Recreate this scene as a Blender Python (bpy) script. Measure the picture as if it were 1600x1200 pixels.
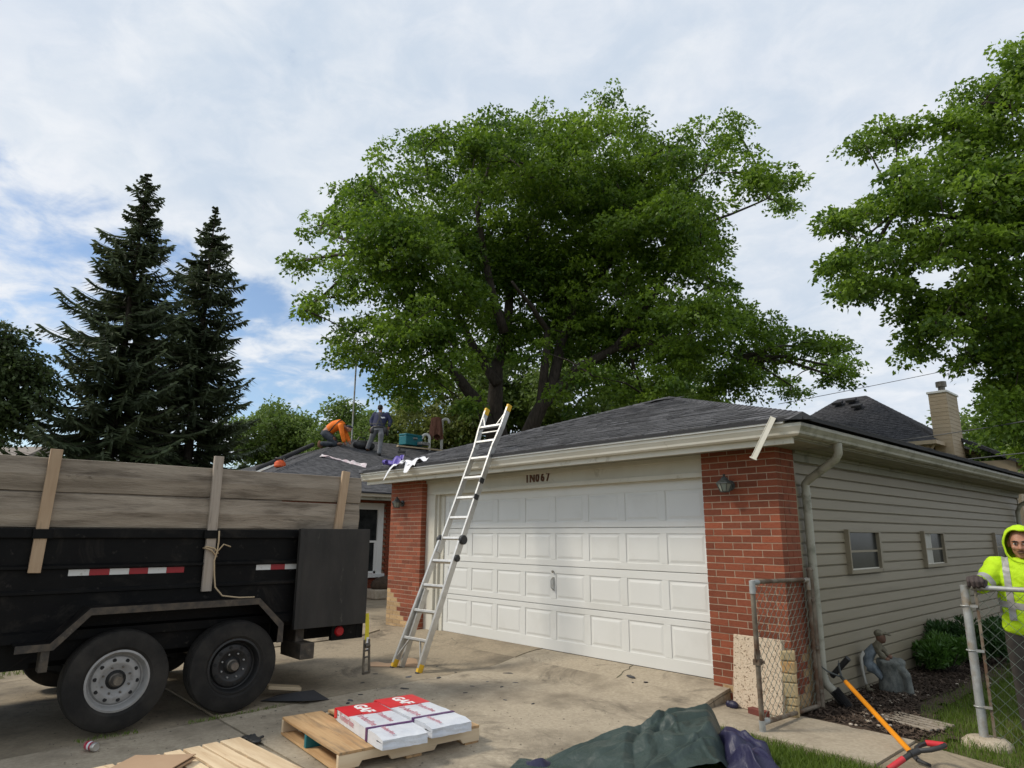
import bpy, bmesh, math, random
import numpy as np
from mathutils import Vector, Matrix, noise as mnoise
R = math.radians
random.seed(7); rng = np.random.default_rng(7)
sc = bpy.context.scene
col = sc.collection
for o in list(bpy.data.objects): bpy.data.objects.remove(o)

# ------------------------------------------------------------------ camera
YAW, PITCH, ROLL = .8324, .2233, .0048
CAM = Vector((4.2236, -6.7628, 1.5059))
_f = Vector((-math.sin(YAW)*math.cos(PITCH), math.cos(YAW)*math.cos(PITCH), math.sin(PITCH)))
_r = Vector((math.cos(YAW), math.sin(YAW), 0)); _u = _r.cross(_f)
_r2 = _r*math.cos(ROLL)+_u*math.sin(ROLL); _u2 = -_r*math.sin(ROLL)+_u*math.cos(ROLL)
cd = bpy.data.cameras.new('camera'); co = bpy.data.objects.new('camera', cd); col.objects.link(co)
co.matrix_world = Matrix(((_r2.x,_u2.x,-_f.x,CAM.x),(_r2.y,_u2.y,-_f.y,CAM.y),(_r2.z,_u2.z,-_f.z,CAM.z),(0,0,0,1)))
cd.sensor_width = 36; cd.lens = 36*1037.1/1600; cd.clip_start = .05; cd.clip_end = 2000
sc.camera = co

# ------------------------------------------------------------------ light
SUN_EL, SUN_AZ = 46.0, 218.0      # azimuth clockwise from +Y
wd = bpy.data.worlds.new('World'); sc.world = wd; wd.use_nodes = True
nt = wd.node_tree; nt.nodes.clear()
def N(t, **k):
    n = nt.nodes.new(t)
    for a, b in k.items(): setattr(n, a, b)
    return n
L = nt.links.new
out = N('ShaderNodeOutputWorld'); bg = N('ShaderNodeBackground'); L(bg.outputs[0], out.inputs[0])
sky = N('ShaderNodeTexSky', sky_type='NISHITA'); sky.sun_disc = False
sky.sun_elevation = R(SUN_EL); sky.sun_rotation = R(SUN_AZ); sky.air_density = 1.0; sky.dust_density = .6; sky.ozone_density = 1.5
skm = N('ShaderNodeVectorMath', operation='SCALE'); L(sky.outputs[0], skm.inputs[0]); skm.inputs['Scale'].default_value = .15
tc = N('ShaderNodeTexCoord'); sep = N('ShaderNodeSeparateXYZ'); L(tc.outputs['Generated'], sep.inputs[0])
zc = N('ShaderNodeMath', operation='MAXIMUM'); L(sep.outputs[2], zc.inputs[0]); zc.inputs[1].default_value = .0
za = N('ShaderNodeMath', operation='ADD'); L(zc.outputs[0], za.inputs[0]); za.inputs[1].default_value = .22
dx = N('ShaderNodeMath', operation='DIVIDE'); L(sep.outputs[0], dx.inputs[0]); L(za.outputs[0], dx.inputs[1])
dy = N('ShaderNodeMath', operation='DIVIDE'); L(sep.outputs[1], dy.inputs[0]); L(za.outputs[0], dy.inputs[1])
cmb = N('ShaderNodeCombineXYZ'); L(dx.outputs[0], cmb.inputs[0]); L(dy.outputs[0], cmb.inputs[1])
def cloudnoise(scale, det, rough, off, dist=0.):
    mp = N('ShaderNodeMapping'); mp.inputs['Location'].default_value = off; L(cmb.outputs[0], mp.inputs[0])
    n = N('ShaderNodeTexNoise'); n.inputs['Scale'].default_value = scale; n.inputs['Detail'].default_value = det
    n.inputs['Roughness'].default_value = rough; n.inputs['Distortion'].default_value = dist
    L(mp.outputs[0], n.inputs['Vector']); return n
def ramp(src, a, b, ca=(0,0,0,1), cb=(1,1,1,1), interp='EASE'):
    r = N('ShaderNodeValToRGB'); r.color_ramp.interpolation = interp
    r.color_ramp.elements[0].position = a; r.color_ramp.elements[1].position = b
    r.color_ramp.elements[0].color = ca; r.color_ramp.elements[1].color = cb
    L(src, r.inputs[0]); return r
fine = cloudnoise(3.0, 9, .60, (5.2, 9.1, 0), .35)     # ripples
mid = cloudnoise(1.2, 5, .55, (2.4, 4.6, 0), .25)
rip = cloudnoise(8.5, 7, .58, (1.3, 7.7, 0), .5)
def mth(op, a, b):
    m = N('ShaderNodeMath', operation=op)
    for i, q in enumerate((a, b)):
        if hasattr(q, 'links'): L(q, m.inputs[i])
        else: m.inputs[i].default_value = q
    return m.outputs[0]
# the cloud deck lies overhead; its broken edge is far off towards -X
edge = mth('ADD', mth('MULTIPLY', dx.outputs[0], -1.), mth('MULTIPLY', dy.outputs[0], -.4))
er = N('ShaderNodeMapRange'); er.interpolation_type = 'SMOOTHSTEP'; L(edge, er.inputs[0])
er.inputs[1].default_value = 1.14; er.inputs[2].default_value = 1.42; er.inputs[3].default_value = 1.32; er.inputs[4].default_value = .30
dsum = mth('ADD', mth('ADD', er.outputs[0], mth('MULTIPLY', mth('SUBTRACT', rip.outputs[0], .5), 1.1)), mth('ADD', mth('MULTIPLY', mth('SUBTRACT', fine.outputs[0], .5), 2.3), mth('MULTIPLY', mth('SUBTRACT', mid.outputs[0], .5), 1.5)))
dens = ramp(dsum, .10, .80); dens.color_ramp.elements[1].color = (.97,.97,.97,1)
tone = ramp(mid.outputs[0], .36, .66, (.64,.73,.83,1), (.82,.86,.93,1))
tone2 = ramp(fine.outputs[0], .36, .70, (.58,.68,.82,1), (.98,.99,1.0,1))
tone3 = ramp(rip.outputs[0], .36, .66, (.62,.71,.82,1), (.99,.99,1.0,1))
tmix0 = N('ShaderNodeMix', data_type='RGBA'); tmix0.inputs[0].default_value = .42
L(tone2.outputs[0], tmix0.inputs[6]); L(tone3.outputs[0], tmix0.inputs[7])
tmix = N('ShaderNodeMix', data_type='RGBA'); tmix.inputs[0].default_value = .62
L(tone.outputs[0], tmix.inputs[6]); L(tmix0.outputs[2], tmix.inputs[7])
cmix = N('ShaderNodeMix', data_type='RGBA'); L(dens.outputs[0], cmix.inputs[0])
L(skm.outputs[0], cmix.inputs[6]); L(tmix.outputs[2], cmix.inputs[7])
L(cmix.outputs[2], bg.inputs[0]); bg.inputs[1].default_value = 1.0

sd = bpy.data.lights.new('sun', 'SUN'); so = bpy.data.objects.new('sun', sd); col.objects.link(so)
sd.energy = 2.6; sd.angle = R(12); sd.color = (1, .92, .79)
_s = Vector((math.sin(R(SUN_AZ))*math.cos(R(SUN_EL)), math.cos(R(SUN_AZ))*math.cos(R(SUN_EL)), math.sin(R(SUN_EL))))
so.rotation_euler = _s.to_track_quat('Z', 'Y').to_euler(); so.location = _s*60
vs = sc.view_settings
sc.display_settings.display_device = 'sRGB'
vs.view_transform = 'Standard'; vs.look = 'None'; vs.gamma = 1; vs.exposure = 0; vs.use_curve_mapping = False

# ------------------------------------------------------------------ tags
def tag(o, label=None, cat=None, group=None, kind=None):
    if label: o['label'] = label
    if cat: o['category'] = cat
    if group: o['group'] = group
    if kind: o['kind'] = kind
    return o
def thing(name, loc, label, cat, group=None, rz=0):
    o = bpy.data.objects.new(name, None); col.objects.link(o); o.empty_display_size = .1
    o.location = loc; o.rotation_euler[2] = rz
    return tag(o, label, cat, group)
def inst(src, parent, loc=None, rot=None, scale=None, name=None):
    o = src.copy(); col.objects.link(o); o.parent = parent
    if name: o.name = name
    if loc is not None: o.location = loc
    if rot is not None: o.rotation_euler = rot
    if scale is not None: o.scale = scale
    return o
# ------------------------------------------------------------------ mesh builder
class MB:
    def __init__(s): s.v = []; s.f = []; s.m = []; s.cm = 0
    def add(s, vs, fs, M=None):
        b = len(s.v)
        s.v += [tuple(M @ Vector(p)) if M is not None else tuple(p) for p in vs]
        s.f += [tuple(i+b for i in f) for f in fs]; s.m += [s.cm]*len(fs); return s
    def box(s, x0, x1, y0, y1, z0, z1, M=None):
        return s.add([(x0,y0,z0),(x1,y0,z0),(x1,y1,z0),(x0,y1,z0),(x0,y0,z1),(x1,y0,z1),(x1,y1,z1),(x0,y1,z1)],
            [(3,2,1,0),(4,5,6,7),(0,1,5,4),(1,2,6,5),(2,3,7,6),(3,0,4,7)], M)
    def cbox(s, c, d, M=None):
        return s.box(c[0]-d[0]/2,c[0]+d[0]/2,c[1]-d[1]/2,c[1]+d[1]/2,c[2]-d[2]/2,c[2]+d[2]/2, M)
    def bar(s, p, q, w, h, upv=(0,0,1)):
        p, q = Vector(p), Vector(q); d = q-p; l = d.length; d.normalize(); u = Vector(upv)
        a = d.cross(u)
        if a.length < 1e-4: a = d.cross(Vector((1,0,0)))
        a.normalize(); b = a.cross(d)
        M = Matrix(((a.x,d.x,b.x,p.x),(a.y,d.y,b.y,p.y),(a.z,d.z,b.z,p.z),(0,0,0,1)))
        return s.box(-w/2,w/2,0,l,-h/2,h/2, M)
    def path(s, pts, rad, n=8, cap=True, sx=1., sy=1.):
        pts = [Vector(p) for p in pts]; k = len(pts)
        if not hasattr(rad, '__len__'): rad = [rad]*k
        ref = None; b = len(s.v); base = []
        for i, p in enumerate(pts):
            t = (pts[min(i+1,k-1)]-pts[max(i-1,0)])
            if t.length < 1e-9: t = Vector((0,0,1))
            t.normalize()
            if ref is None:
                ref = Vector((0,0,1)) if abs(t.z) < .9 else Vector((0,-1,0))
            a = t.cross(ref)
            if a.length < 1e-4: a = t.cross(Vector((0,1,0)))
            a.normalize(); c = a.cross(t); ref = c
            for j in range(n):
                th = 2*math.pi*j/n
                s.v.append(tuple(p + a*(math.cos(th)*rad[i]*sx) + c*(math.sin(th)*rad[i]*sy)))
        for i in range(k-1):
            for j in range(n):
                j2 = (j+1) % n
                s.f.append((b+i*n+j, b+i*n+j2, b+(i+1)*n+j2, b+(i+1)*n+j)); s.m.append(s.cm)
        if cap:
            s.f.append(tuple(b+j for j in range(n))[::-1]); s.m.append(s.cm)
            s.f.append(tuple(b+(k-1)*n+j for j in range(n))); s.m.append(s.cm)
        return s
    def lathe(s, prof, n=24, M=None, close=False):
        b = []; vs = []; fs = []
        k = len(prof)
        for r, z in prof:
            for j in range(n):
                th = 2*math.pi*j/n; vs.append((r*math.cos(th), r*math.sin(th), z))
        for i in range(k-1):
            for j in range(n):
                j2 = (j+1) % n; fs.append((i*n+j, i*n+j2, (i+1)*n+j2, (i+1)*n+j))
        if close:
            fs.append(tuple(range(n))[::-1]); fs.append(tuple((k-1)*n+j for j in range(n)))
        return s.add(vs, fs, M)
    def ell(s, c, r, n=12, m=8, M=None):
        vs = []; fs = []
        for i in range(m+1):
            ph = math.pi*i/m
            for j in range(n):
                th = 2*math.pi*j/n
                vs.append((c[0]+r[0]*math.sin(ph)*math.cos(th), c[1]+r[1]*math.sin(ph)*math.sin(th), c[2]-r[2]*math.cos(ph)))
        for i in range(m):
            for j in range(n):
                j2 = (j+1) % n; fs.append((i*n+j, i*n+j2, (i+1)*n+j2, (i+1)*n+j))
        return s.add(vs, fs, M)
    def prism(s, poly, axis, a, b):
        # extrude a 2D polygon along axis from a to b
        def mk(p, t):
            return {'x': (t,p[0],p[1]), 'y': (p[0],t,p[1]), 'z': (p[0],p[1],t)}[axis]
        n = len(poly)
        vs = [mk(p,a) for p in poly]+[mk(p,b) for p in poly]
        fs = [tuple(range(n))[::-1], tuple(range(n,2*n))]+[(i,(i+1)%n,n+(i+1)%n,n+i) for i in range(n)]
        return s.add(vs, fs)
    def data(s, name, mats=None, smooth=False):
        me = bpy.data.meshes.new(name); me.from_pydata(s.v, [], s.f)
        if mats:
            for m in (mats if isinstance(mats, (list, tuple)) else [mats]): me.materials.append(m)
            if max(s.m, default=0): me.polygons.foreach_set('material_index', s.m)
        bm = bmesh.new(); bm.from_mesh(me); bmesh.ops.recalc_face_normals(bm, faces=bm.faces); bm.to_mesh(me); bm.free()
        if smooth: me.polygons.foreach_set('use_smooth', [True]*len(me.polygons))
        me.update(); return me
    def build(s, name, mats, parent=None, smooth=False, bevel=0, loc=None, rot=None, auto=False):
        me = s.data(name, mats, smooth or auto)
        o = bpy.data.objects.new(name, me); col.objects.link(o); o.parent = parent
        if auto: me.set_sharp_from_angle(angle=R(35))
        if loc is not None: o.location = loc
        if rot is not None: o.rotation_euler = rot
        if bevel:
            md = o.modifiers.new('bevel','BEVEL'); md.width = bevel; md.segments = 2; md.limit_method = 'ANGLE'; md.angle_limit = R(40)
        return o
def bake(o):
    # apply modifiers into the mesh
    dg = bpy.context.evaluated_depsgraph_get(); dg.update()
    me = bpy.data.meshes.new_from_object(o.evaluated_get(dg)); o.modifiers.clear(); o.data = me; return o
def blob(mb, name, mat, parent=None, voxel=.02, smooth=6, fac=.5):
    # fuse overlapping shapes into one continuous skin
    o = mb.build(name, mat, parent, smooth=True)
    m = o.modifiers.new('r','REMESH'); m.mode = 'VOXEL'; m.voxel_size = voxel; m.use_smooth_shade = True
    m = o.modifiers.new('s','SMOOTH'); m.factor = fac; m.iterations = smooth
    bake(o)
    o.data.materials.clear(); o.data.materials.append(mat)
    o.data.polygons.foreach_set('use_smooth', [True]*len(o.data.polygons))
    return o
def sheet(name, nx, ny, fn, mat, parent=None, thick=0., smooth=True):
    vs = [fn(i/nx, j/ny) for j in range(ny+1) for i in range(nx+1)]
    fs = [(j*(nx+1)+i, j*(nx+1)+i+1, (j+1)*(nx+1)+i+1, (j+1)*(nx+1)+i) for j in range(ny) for i in range(nx)]
    mb = MB(); mb.add(vs, fs); o = mb.build(name, mat, parent, smooth=smooth)
    if thick:
        m = o.modifiers.new('t','SOLIDIFY'); m.thickness = thick
    return o
def np_mesh(name, V, F, mat, parent=None, tint=None, smooth=False):
    # V (n,3) F (m,k)
    me = bpy.data.meshes.new(name); V = np.asarray(V, np.float32); F = np.asarray(F, np.int32); k = F.shape[1]
    me.vertices.add(len(V)); me.vertices.foreach_set('co', V.ravel())
    me.loops.add(F.size); me.loops.foreach_set('vertex_index', F.ravel())
    me.polygons.add(len(F)); me.polygons.foreach_set('loop_start', np.arange(0, F.size, k, dtype=np.int32))
    if tint is not None:
        a = me.attributes.new('tint','FLOAT','POINT'); a.data.foreach_set('value', np.asarray(tint, np.float32))
    if smooth: me.polygons.foreach_set('use_smooth', [True]*len(F))
    me.update(calc_edges=True); me.validate(); me.materials.append(mat)
    o = bpy.data.objects.new(name, me); col.objects.link(o); o.parent = parent; return o
# ------------------------------------------------------------------ materials
def mat(name, base, rough=.6, metal=0., var=None, vscale=6., vdet=6, vlo=.35, vhi=.65, stretch=(1,1,1), rnd=0., bump=0., bscale=60., bdet=4,
        spots=None, sscale=3., slo=.55, shi=.7, spots2=None, sscale2=.5, slo2=.5, shi2=.6, spec=.5, trans=0., coord='Object', wave=None, tint=None, coat=0.):
    m = bpy.data.materials.new(name); m.use_nodes = True; t = m.node_tree; t.nodes.clear()
    def n(ty, **k):
        x = t.nodes.new(ty)
        for a, b in k.items(): setattr(x, a, b)
        return x
    lk = t.links.new
    o = n('ShaderNodeOutputMaterial'); p = n('ShaderNodeBsdfPrincipled'); lk(p.outputs[0], o.inputs[0])
    p.inputs['Roughness'].default_value = rough; p.inputs['Metallic'].default_value = metal
    p.inputs['Specular IOR Level'].default_value = spec
    if coat: p.inputs['Coat Weight'].default_value = coat
    c4 = lambda c: (c[0],c[1],c[2],1)
    tcn = n('ShaderNodeTexCoord'); mp = n('ShaderNodeMapping'); mp.inputs['Scale'].default_value = stretch
    lk(tcn.outputs[coord], mp.inputs[0]); vec = mp.outputs[0]
    src = None
    if rnd or var:
        oi = n('ShaderNodeObjectInfo')
        # shift the pattern per object so copies differ
        sh = n('ShaderNodeVectorMath', operation='MULTIPLY_ADD'); cm = n('ShaderNodeCombineXYZ')
        for i in range(3): lk(oi.outputs['Random'], cm.inputs[i])
        lk(cm.outputs[0], sh.inputs[0]); sh.inputs[1].default_value = (37,19,53); lk(vec, sh.inputs[2]); vec = sh.outputs[0]
    def nz(scale, det, rg=.6):
        x = n('ShaderNodeTexNoise'); x.inputs['Scale'].default_value = scale; x.inputs['Detail'].default_value = det
        x.inputs['Roughness'].default_value = rg; lk(vec, x.inputs['Vector']); return x
    def rp(s_, a, b, ca, cb):
        r = n('ShaderNodeValToRGB'); r.color_ramp.elements[0].position = a; r.color_ramp.elements[1].position = b
        r.color_ramp.elements[0].color = c4(ca); r.color_ramp.elements[1].color = c4(cb); lk(s_, r.inputs[0]); return r.outputs[0]
    if var: src = rp(nz(vscale, vdet).outputs[0], vlo, vhi, base, var)
    if spots:
        mx = n('ShaderNodeMix', data_type='RGBA')
        lk(rp(nz(sscale, 8, .65).outputs[0], slo, shi, (0,0,0), (1,1,1)), mx.inputs[0])
        if src: lk(src, mx.inputs[6])
        else: mx.inputs[6].default_value = c4(base)
        mx.inputs[7].default_value = c4(spots); src = mx.outputs[2]
    if spots2:
        mx = n('ShaderNodeMix', data_type='RGBA'); dd = n('ShaderNodeTexNoise'); dd.inputs['Scale'].default_value = sscale2; dd.inputs['Detail'].default_value = 12; dd.inputs['Roughness'].default_value = .72; dd.inputs['Distortion'].default_value = 1.2; lk(vec, dd.inputs['Vector'])
        lk(rp(dd.outputs[0], slo2, shi2, (0,0,0), (1,1,1)), mx.inputs[0]); lk(src, mx.inputs[6]); mx.inputs[7].default_value = c4(spots2); src = mx.outputs[2]
    if tint:   # per-leaf attribute
        at = n('ShaderNodeAttribute'); at.attribute_name = 'tint'
        src = rp(at.outputs['Fac'], 0, 1, base, tint)
    if rnd:
        hs = n('ShaderNodeHueSaturation'); mr = n('ShaderNodeMapRange'); lk(oi.outputs['Random'], mr.inputs[0])
        mr.inputs[3].default_value = 1-rnd; mr.inputs[4].default_value = 1+rnd; lk(mr.outputs[0], hs.inputs['Value'])
        if src: lk(src, hs.inputs['Color'])
        else: hs.inputs['Color'].default_value = c4(base)
        src = hs.outputs[0]
    if src: lk(src, p.inputs['Base Color'])
    else: p.inputs['Base Color'].default_value = c4(base)
    if bump:
        b = n('ShaderNodeBump'); b.inputs['Strength'].default_value = bump; b.inputs['Distance'].default_value = .02
        lk(nz(bscale, bdet).outputs[0], b.inputs['Height']); lk(b.outputs[0], p.inputs['Normal'])
    if trans:
        tr = n('ShaderNodeBsdfTranslucent'); ms = n('ShaderNodeMixShader'); ms.inputs[0].default_value = trans
        if src: lk(src, tr.inputs[0])
        else: tr.inputs[0].default_value = c4(base)
        lk(p.outputs[0], ms.inputs[1]); lk(tr.outputs[0], ms.inputs[2]); lk(ms.outputs[0], o.inputs[0])
    return m
M = {}
M['concrete'] = mat('concrete', (.325,.272,.198), .9, var=(.455,.388,.290), vscale=30, vdet=8, vlo=.3, vhi=.7, spots=(.215,.178,.128), sscale=1.5, slo=.46, shi=.68, spots2=(.115,.095,.068), sscale2=.9, slo2=.55, shi2=.68, bump=.4, bscale=110, bdet=6)
M['concrete_old'] = mat('concrete_old', (.25,.205,.142), .9, var=(.36,.295,.205), vscale=26, vdet=8, vlo=.3, vhi=.7, spots=(.155,.125,.086), sscale=1.1, slo=.46, shi=.66, spots2=(.085,.068,.047), sscale2=.7, slo2=.55, shi2=.68, bump=.35, bscale=110)
M['joint'] = mat('joint', (.05,.045,.035), .95, var=(.08,.09,.04), vscale=5)
M['brick'] = mat('brick', (.215,.052,.023), .88, var=(.305,.084,.038), vscale=4, rnd=.28, bump=.45, bscale=60, spots=(.13,.042,.024), sscale=4, slo=.52, shi=.76)
M['brick_dark'] = mat('brick_dark', (.13,.035,.025), .85, var=(.20,.05,.035), vscale=5, rnd=.2, bump=.3)
M['buff_brick'] = mat('buff_brick', (.42,.27,.13), .9, var=(.52,.36,.19), vscale=7, rnd=.22, bump=.4, spots=(.30,.15,.07), sscale=4)
M['mortar'] = mat('mortar', (.38,.285,.20), .95, var=(.48,.37,.27), vscale=9, bump=.3, spots=(.25,.18,.125), sscale=3)
M['white'] = mat('white_paint', (.66,.655,.62), .45, var=(.71,.705,.68), vscale=.8, vdet=8, bump=.04, bscale=30)
M['door_white'] = mat('door_white', (.685,.685,.655), .42, var=(.725,.725,.70), vscale=.9, vdet=8, spots=(.60,.595,.555), sscale=.8, slo=.52, shi=.80, bump=.02, bscale=3)
M['trim'] = mat('trim_paint', (.60,.57,.48), .5, var=(.66,.635,.55), vscale=2, spots=(.42,.38,.29), sscale=6, slo=.60, shi=.72)
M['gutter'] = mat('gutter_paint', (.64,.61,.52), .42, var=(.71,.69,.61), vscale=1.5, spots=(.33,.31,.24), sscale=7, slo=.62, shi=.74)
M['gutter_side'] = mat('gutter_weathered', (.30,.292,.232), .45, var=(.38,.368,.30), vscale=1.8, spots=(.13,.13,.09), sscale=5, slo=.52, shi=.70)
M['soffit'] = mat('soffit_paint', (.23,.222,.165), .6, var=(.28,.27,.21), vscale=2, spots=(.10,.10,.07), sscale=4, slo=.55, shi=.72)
M['siding'] = mat('siding', (.248,.212,.146), .5, var=(.275,.237,.168), vscale=1.4, vdet=9, stretch=(1,.3,4), bump=.12, bscale=8, rnd=.05, spots=(.20,.172,.12), sscale=1.6, slo=.55, shi=.75)
M['siding_beige'] = mat('siding_beige', (.42,.33,.22), .55, var=(.46,.37,.26), vscale=2, rnd=.05)
M['shingle'] = mat('shingle', (.078,.078,.083), .95, var=(.135,.134,.140), vscale=60, vdet=3, rnd=.34, bump=.5, bscale=160, spots=(.055,.055,.058), sscale=9, slo=.5, shi=.7, spec=.2)
M['shingle_mass'] = mat('shingle_mass', (.060,.060,.065), .95, var=(.130,.129,.136), vscale=7, vdet=9, bump=.5, bscale=120, spec=.2)
M['felt'] = mat('felt', (.03,.03,.033), .9)
M['dark'] = mat('dark_void', (.012,.012,.012), .8)
M['glass'] = mat('window_glass', (.012,.014,.014), .22, spec=.35, var=(.03,.033,.032), vscale=5)
M['metal_black'] = mat('black_metal', (.003,.003,.0033), .55, var=(.006,.0058,.0055), vscale=3, spots=(.055,.049,.042), sscale=13, slo=.63, shi=.78, spots2=(.022,.019,.016), sscale2=1.6, slo2=.52, shi2=.66, bump=.1, bscale=18, spec=.14)
M['metal_door'] = mat('black_steel_sheet', (.024,.023,.021), .6, var=(.042,.038,.034), vscale=2.2, stretch=(1,1.6,.5), spots=(.12,.108,.09), sscale=9, slo=.64, shi=.78, spots2=(.058,.050,.042), sscale2=2.0, slo2=.55, shi2=.68, bump=.12, bscale=10, spec=.3)
M['metal_edge'] = mat('worn_edge', (.030,.026,.022), .7, var=(.085,.066,.046), vscale=12, spots=(.16,.135,.105), sscale=8, slo=.58, shi=.72)
M['rubber'] = mat('tyre_rubber', (.015,.014,.013), .88, var=(.040,.036,.031), vscale=4, vlo=.4, vhi=.75, bump=.12, bscale=40, spec=.3)
M['rim'] = mat('rim_steel', (.27,.265,.255), .5, metal=.2, var=(.34,.335,.325), vscale=7, spots=(.13,.115,.10), sscale=9, slo=.56, shi=.75)
M['rim_black'] = mat('rim_black', (.012,.012,.012), .5, spots=(.06,.055,.05), sscale=14, slo=.62, shi=.75)
M['hub'] = mat('hub_grease', (.10,.09,.08), .4, metal=.6, var=(.2,.18,.15), vscale=12)
M['plank'] = mat('weathered_plank', (.195,.158,.118), .88, var=(.345,.290,.226), vscale=1.6, vdet=12, stretch=(7,.8,7), rnd=.15, spots=(.085,.064,.045), sscale=1.7, slo=.50, shi=.72, spots2=(.060,.045,.032), sscale2=1.1, slo2=.58, shi2=.70, bump=.4, bscale=14)
M['stake'] = mat('stake_wood', (.38,.26,.16), .8, var=(.47,.34,.22), vscale=5, stretch=(4,4,.4), rnd=.12, spots=(.20,.13,.08), sscale=6, slo=.64, shi=.75)
M['stake_grey'] = mat('stake_grey', (.30,.25,.20), .85, var=(.40,.34,.28), vscale=5, stretch=(4,4,.4), spots=(.10,.075,.055), sscale=7, slo=.6, shi=.72)
M['pallet'] = mat('pallet_wood', (.40,.235,.105), .8, var=(.56,.37,.19), vscale=3, vdet=9, stretch=(.5,5,5), rnd=.18, spots=(.20,.145,.09), sscale=2.4, slo=.50, shi=.70, bump=.25, bscale=20)
M['pallet_side'] = mat('pallet_stringer', (.55,.42,.27), .8, var=(.64,.52,.36), vscale=3, stretch=(5,.5,5), rnd=.08, spots=(.40,.28,.16), sscale=5, slo=.62, shi=.75)
M['pallet_new'] = mat('fresh_pallet_wood', (.60,.44,.27), .8, var=(.76,.60,.40), vscale=2.2, vdet=11, stretch=(.6,6,6), rnd=.12, spots=(.44,.28,.15), sscale=3, slo=.56, shi=.72, bump=.25, bscale=20)
M['cardboard'] = mat('cardboard', (.38,.25,.155), .9, var=(.42,.285,.18), vscale=3)
M['wrap'] = mat('bundle_wrap', (.60,.635,.70), .32, var=(.72,.745,.79), vscale=5, bump=.6, bscale=14, bdet=6)
M['red'] = mat('red_print', (.58,.022,.03), .35, var=(.66,.03,.04), vscale=4)
M['pink_print'] = mat('pink_print', (.55,.19,.24), .4)
M['purple'] = mat('purple_band', (.10,.035,.13), .4)
M['white_print'] = mat('white_print', (.82,.82,.82), .4)
M['drip_white'] = mat('drip_edge_white', (.84,.83,.79), .4, var=(.88,.87,.84), vscale=3, spots=(.45,.43,.36), sscale=9, slo=.66, shi=.74)
M['alu'] = mat('ladder_aluminium', (.50,.49,.46), .38, metal=.75, var=(.62,.61,.58), vscale=12, spots=(.34,.33,.31), sscale=18, slo=.6, shi=.75)
M['alu_dull'] = mat('galvanised', (.30,.31,.30), .55, metal=.35, var=(.42,.43,.42), vscale=14, spots=(.27,.19,.10), sscale=5, slo=.50, shi=.70)
M['rusty'] = mat('rusty_pipe', (.13,.105,.075), .75, metal=.1, var=(.22,.185,.14), vscale=9, spots=(.10,.055,.03), sscale=6, slo=.46, shi=.62)
M['wire_green'] = mat('green_wire', (.085,.110,.090), .55, metal=.1, var=(.15,.18,.15), vscale=8)
M['wire_grey'] = mat('grey_wire', (.30,.30,.28), .55, metal=.4)
M['yellow'] = mat('yellow_plastic', (.75,.46,.02), .45, var=(.65,.38,.02), vscale=12)
M['yellow_strap'] = mat('yellow_strap', (.72,.62,.03), .7, var=(.62,.52,.03), vscale=15)
M['black_plastic'] = mat('black_plastic', (.02,.02,.021), .5, var=(.035,.035,.035), vscale=9)
M['orange_handle'] = mat('orange_handle', (.80,.29,.012), .35, var=(.74,.26,.012), vscale=5)
M['red_grip'] = mat('red_grip', (.55,.03,.04), .5)
M['tarp_green'] = mat('tarp_green', (.020,.037,.031), .46, var=(.033,.054,.047), vscale=3, bump=.4, bscale=26, bdet=8)
M['tarp_blue'] = mat('tarp_blue', (.012,.012,.036), .46, var=(.021,.020,.060), vscale=3, bump=.4, bscale=26, bdet=8)
M['rope'] = mat('rope', (.45,.34,.21), .9)
M['lamp_metal'] = mat('lamp_metal', (.035,.04,.038), .5, var=(.09,.10,.095), vscale=20)
M['lamp_glass'] = mat('lamp_glass', (.30,.32,.27), .15, var=(.22,.24,.20), vscale=9)
M['soil'] = mat('mulch_soil', (.045,.029,.018), .95, var=(.085,.055,.035), vscale=12, vdet=10, bump=.8, bscale=40)
M['mulch'] = mat('mulch_chips', (.05,.032,.022), .95, var=(.095,.06,.04), vscale=9, tint=(.12,.085,.06))
M['lawn'] = mat('lawn_ground', (.085,.085,.026), .95, var=(.12,.10,.045), vscale=6, bump=.4)
M['grass'] = mat('grass_blades', (.070,.125,.010), .6, trans=.40, tint=(.175,.255,.030))
M['pebble'] = mat('pebble', (.55,.45,.33), .85, var=(.68,.60,.50), vscale=9, rnd=.2)
M['aggregate'] = mat('aggregate', (.55,.43,.31), .9, var=(.63,.52,.39), vscale=30, spots=(.16,.10,.06), sscale=42, slo=.56, shi=.62, bump=.5, bscale=80)
M['stone_buff'] = mat('stone_buff', (.36,.27,.14), .9, var=(.48,.38,.22), vscale=6, spots=(.45,.24,.08), sscale=3)
M['statue'] = mat('statue_stone', (.09,.10,.095), .85, var=(.20,.21,.19), vscale=9, spots=(.05,.055,.05), sscale=6, bump=.4, bscale=40)
M['statue_blue'] = mat('statue_blue', (.09,.115,.135), .8, var=(.20,.235,.26), vscale=12, bump=.3, bscale=40)
M['statue_skin'] = mat('statue_brown', (.11,.055,.036), .8, var=(.19,.10,.065), vscale=14)
M['statue_cloth'] = mat('statue_olive', (.10,.09,.06), .85, var=(.19,.17,.12), vscale=14)
M['bark'] = mat('bark', (.030,.024,.019), .95, var=(.075,.060,.047), vscale=5, stretch=(3,3,.5), bump=.8, bscale=14)
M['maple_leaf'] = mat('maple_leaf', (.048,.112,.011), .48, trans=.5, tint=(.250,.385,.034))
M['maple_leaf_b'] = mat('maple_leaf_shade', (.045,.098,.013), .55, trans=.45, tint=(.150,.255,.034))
M['bg_leaf'] = mat('background_leaf', (.075,.130,.020), .6, trans=.42, tint=(.190,.275,.055))
M['bg_leaf_y'] = mat('background_leaf_yellow', (.115,.150,.030), .6, trans=.42, tint=(.240,.275,.065))
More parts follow.
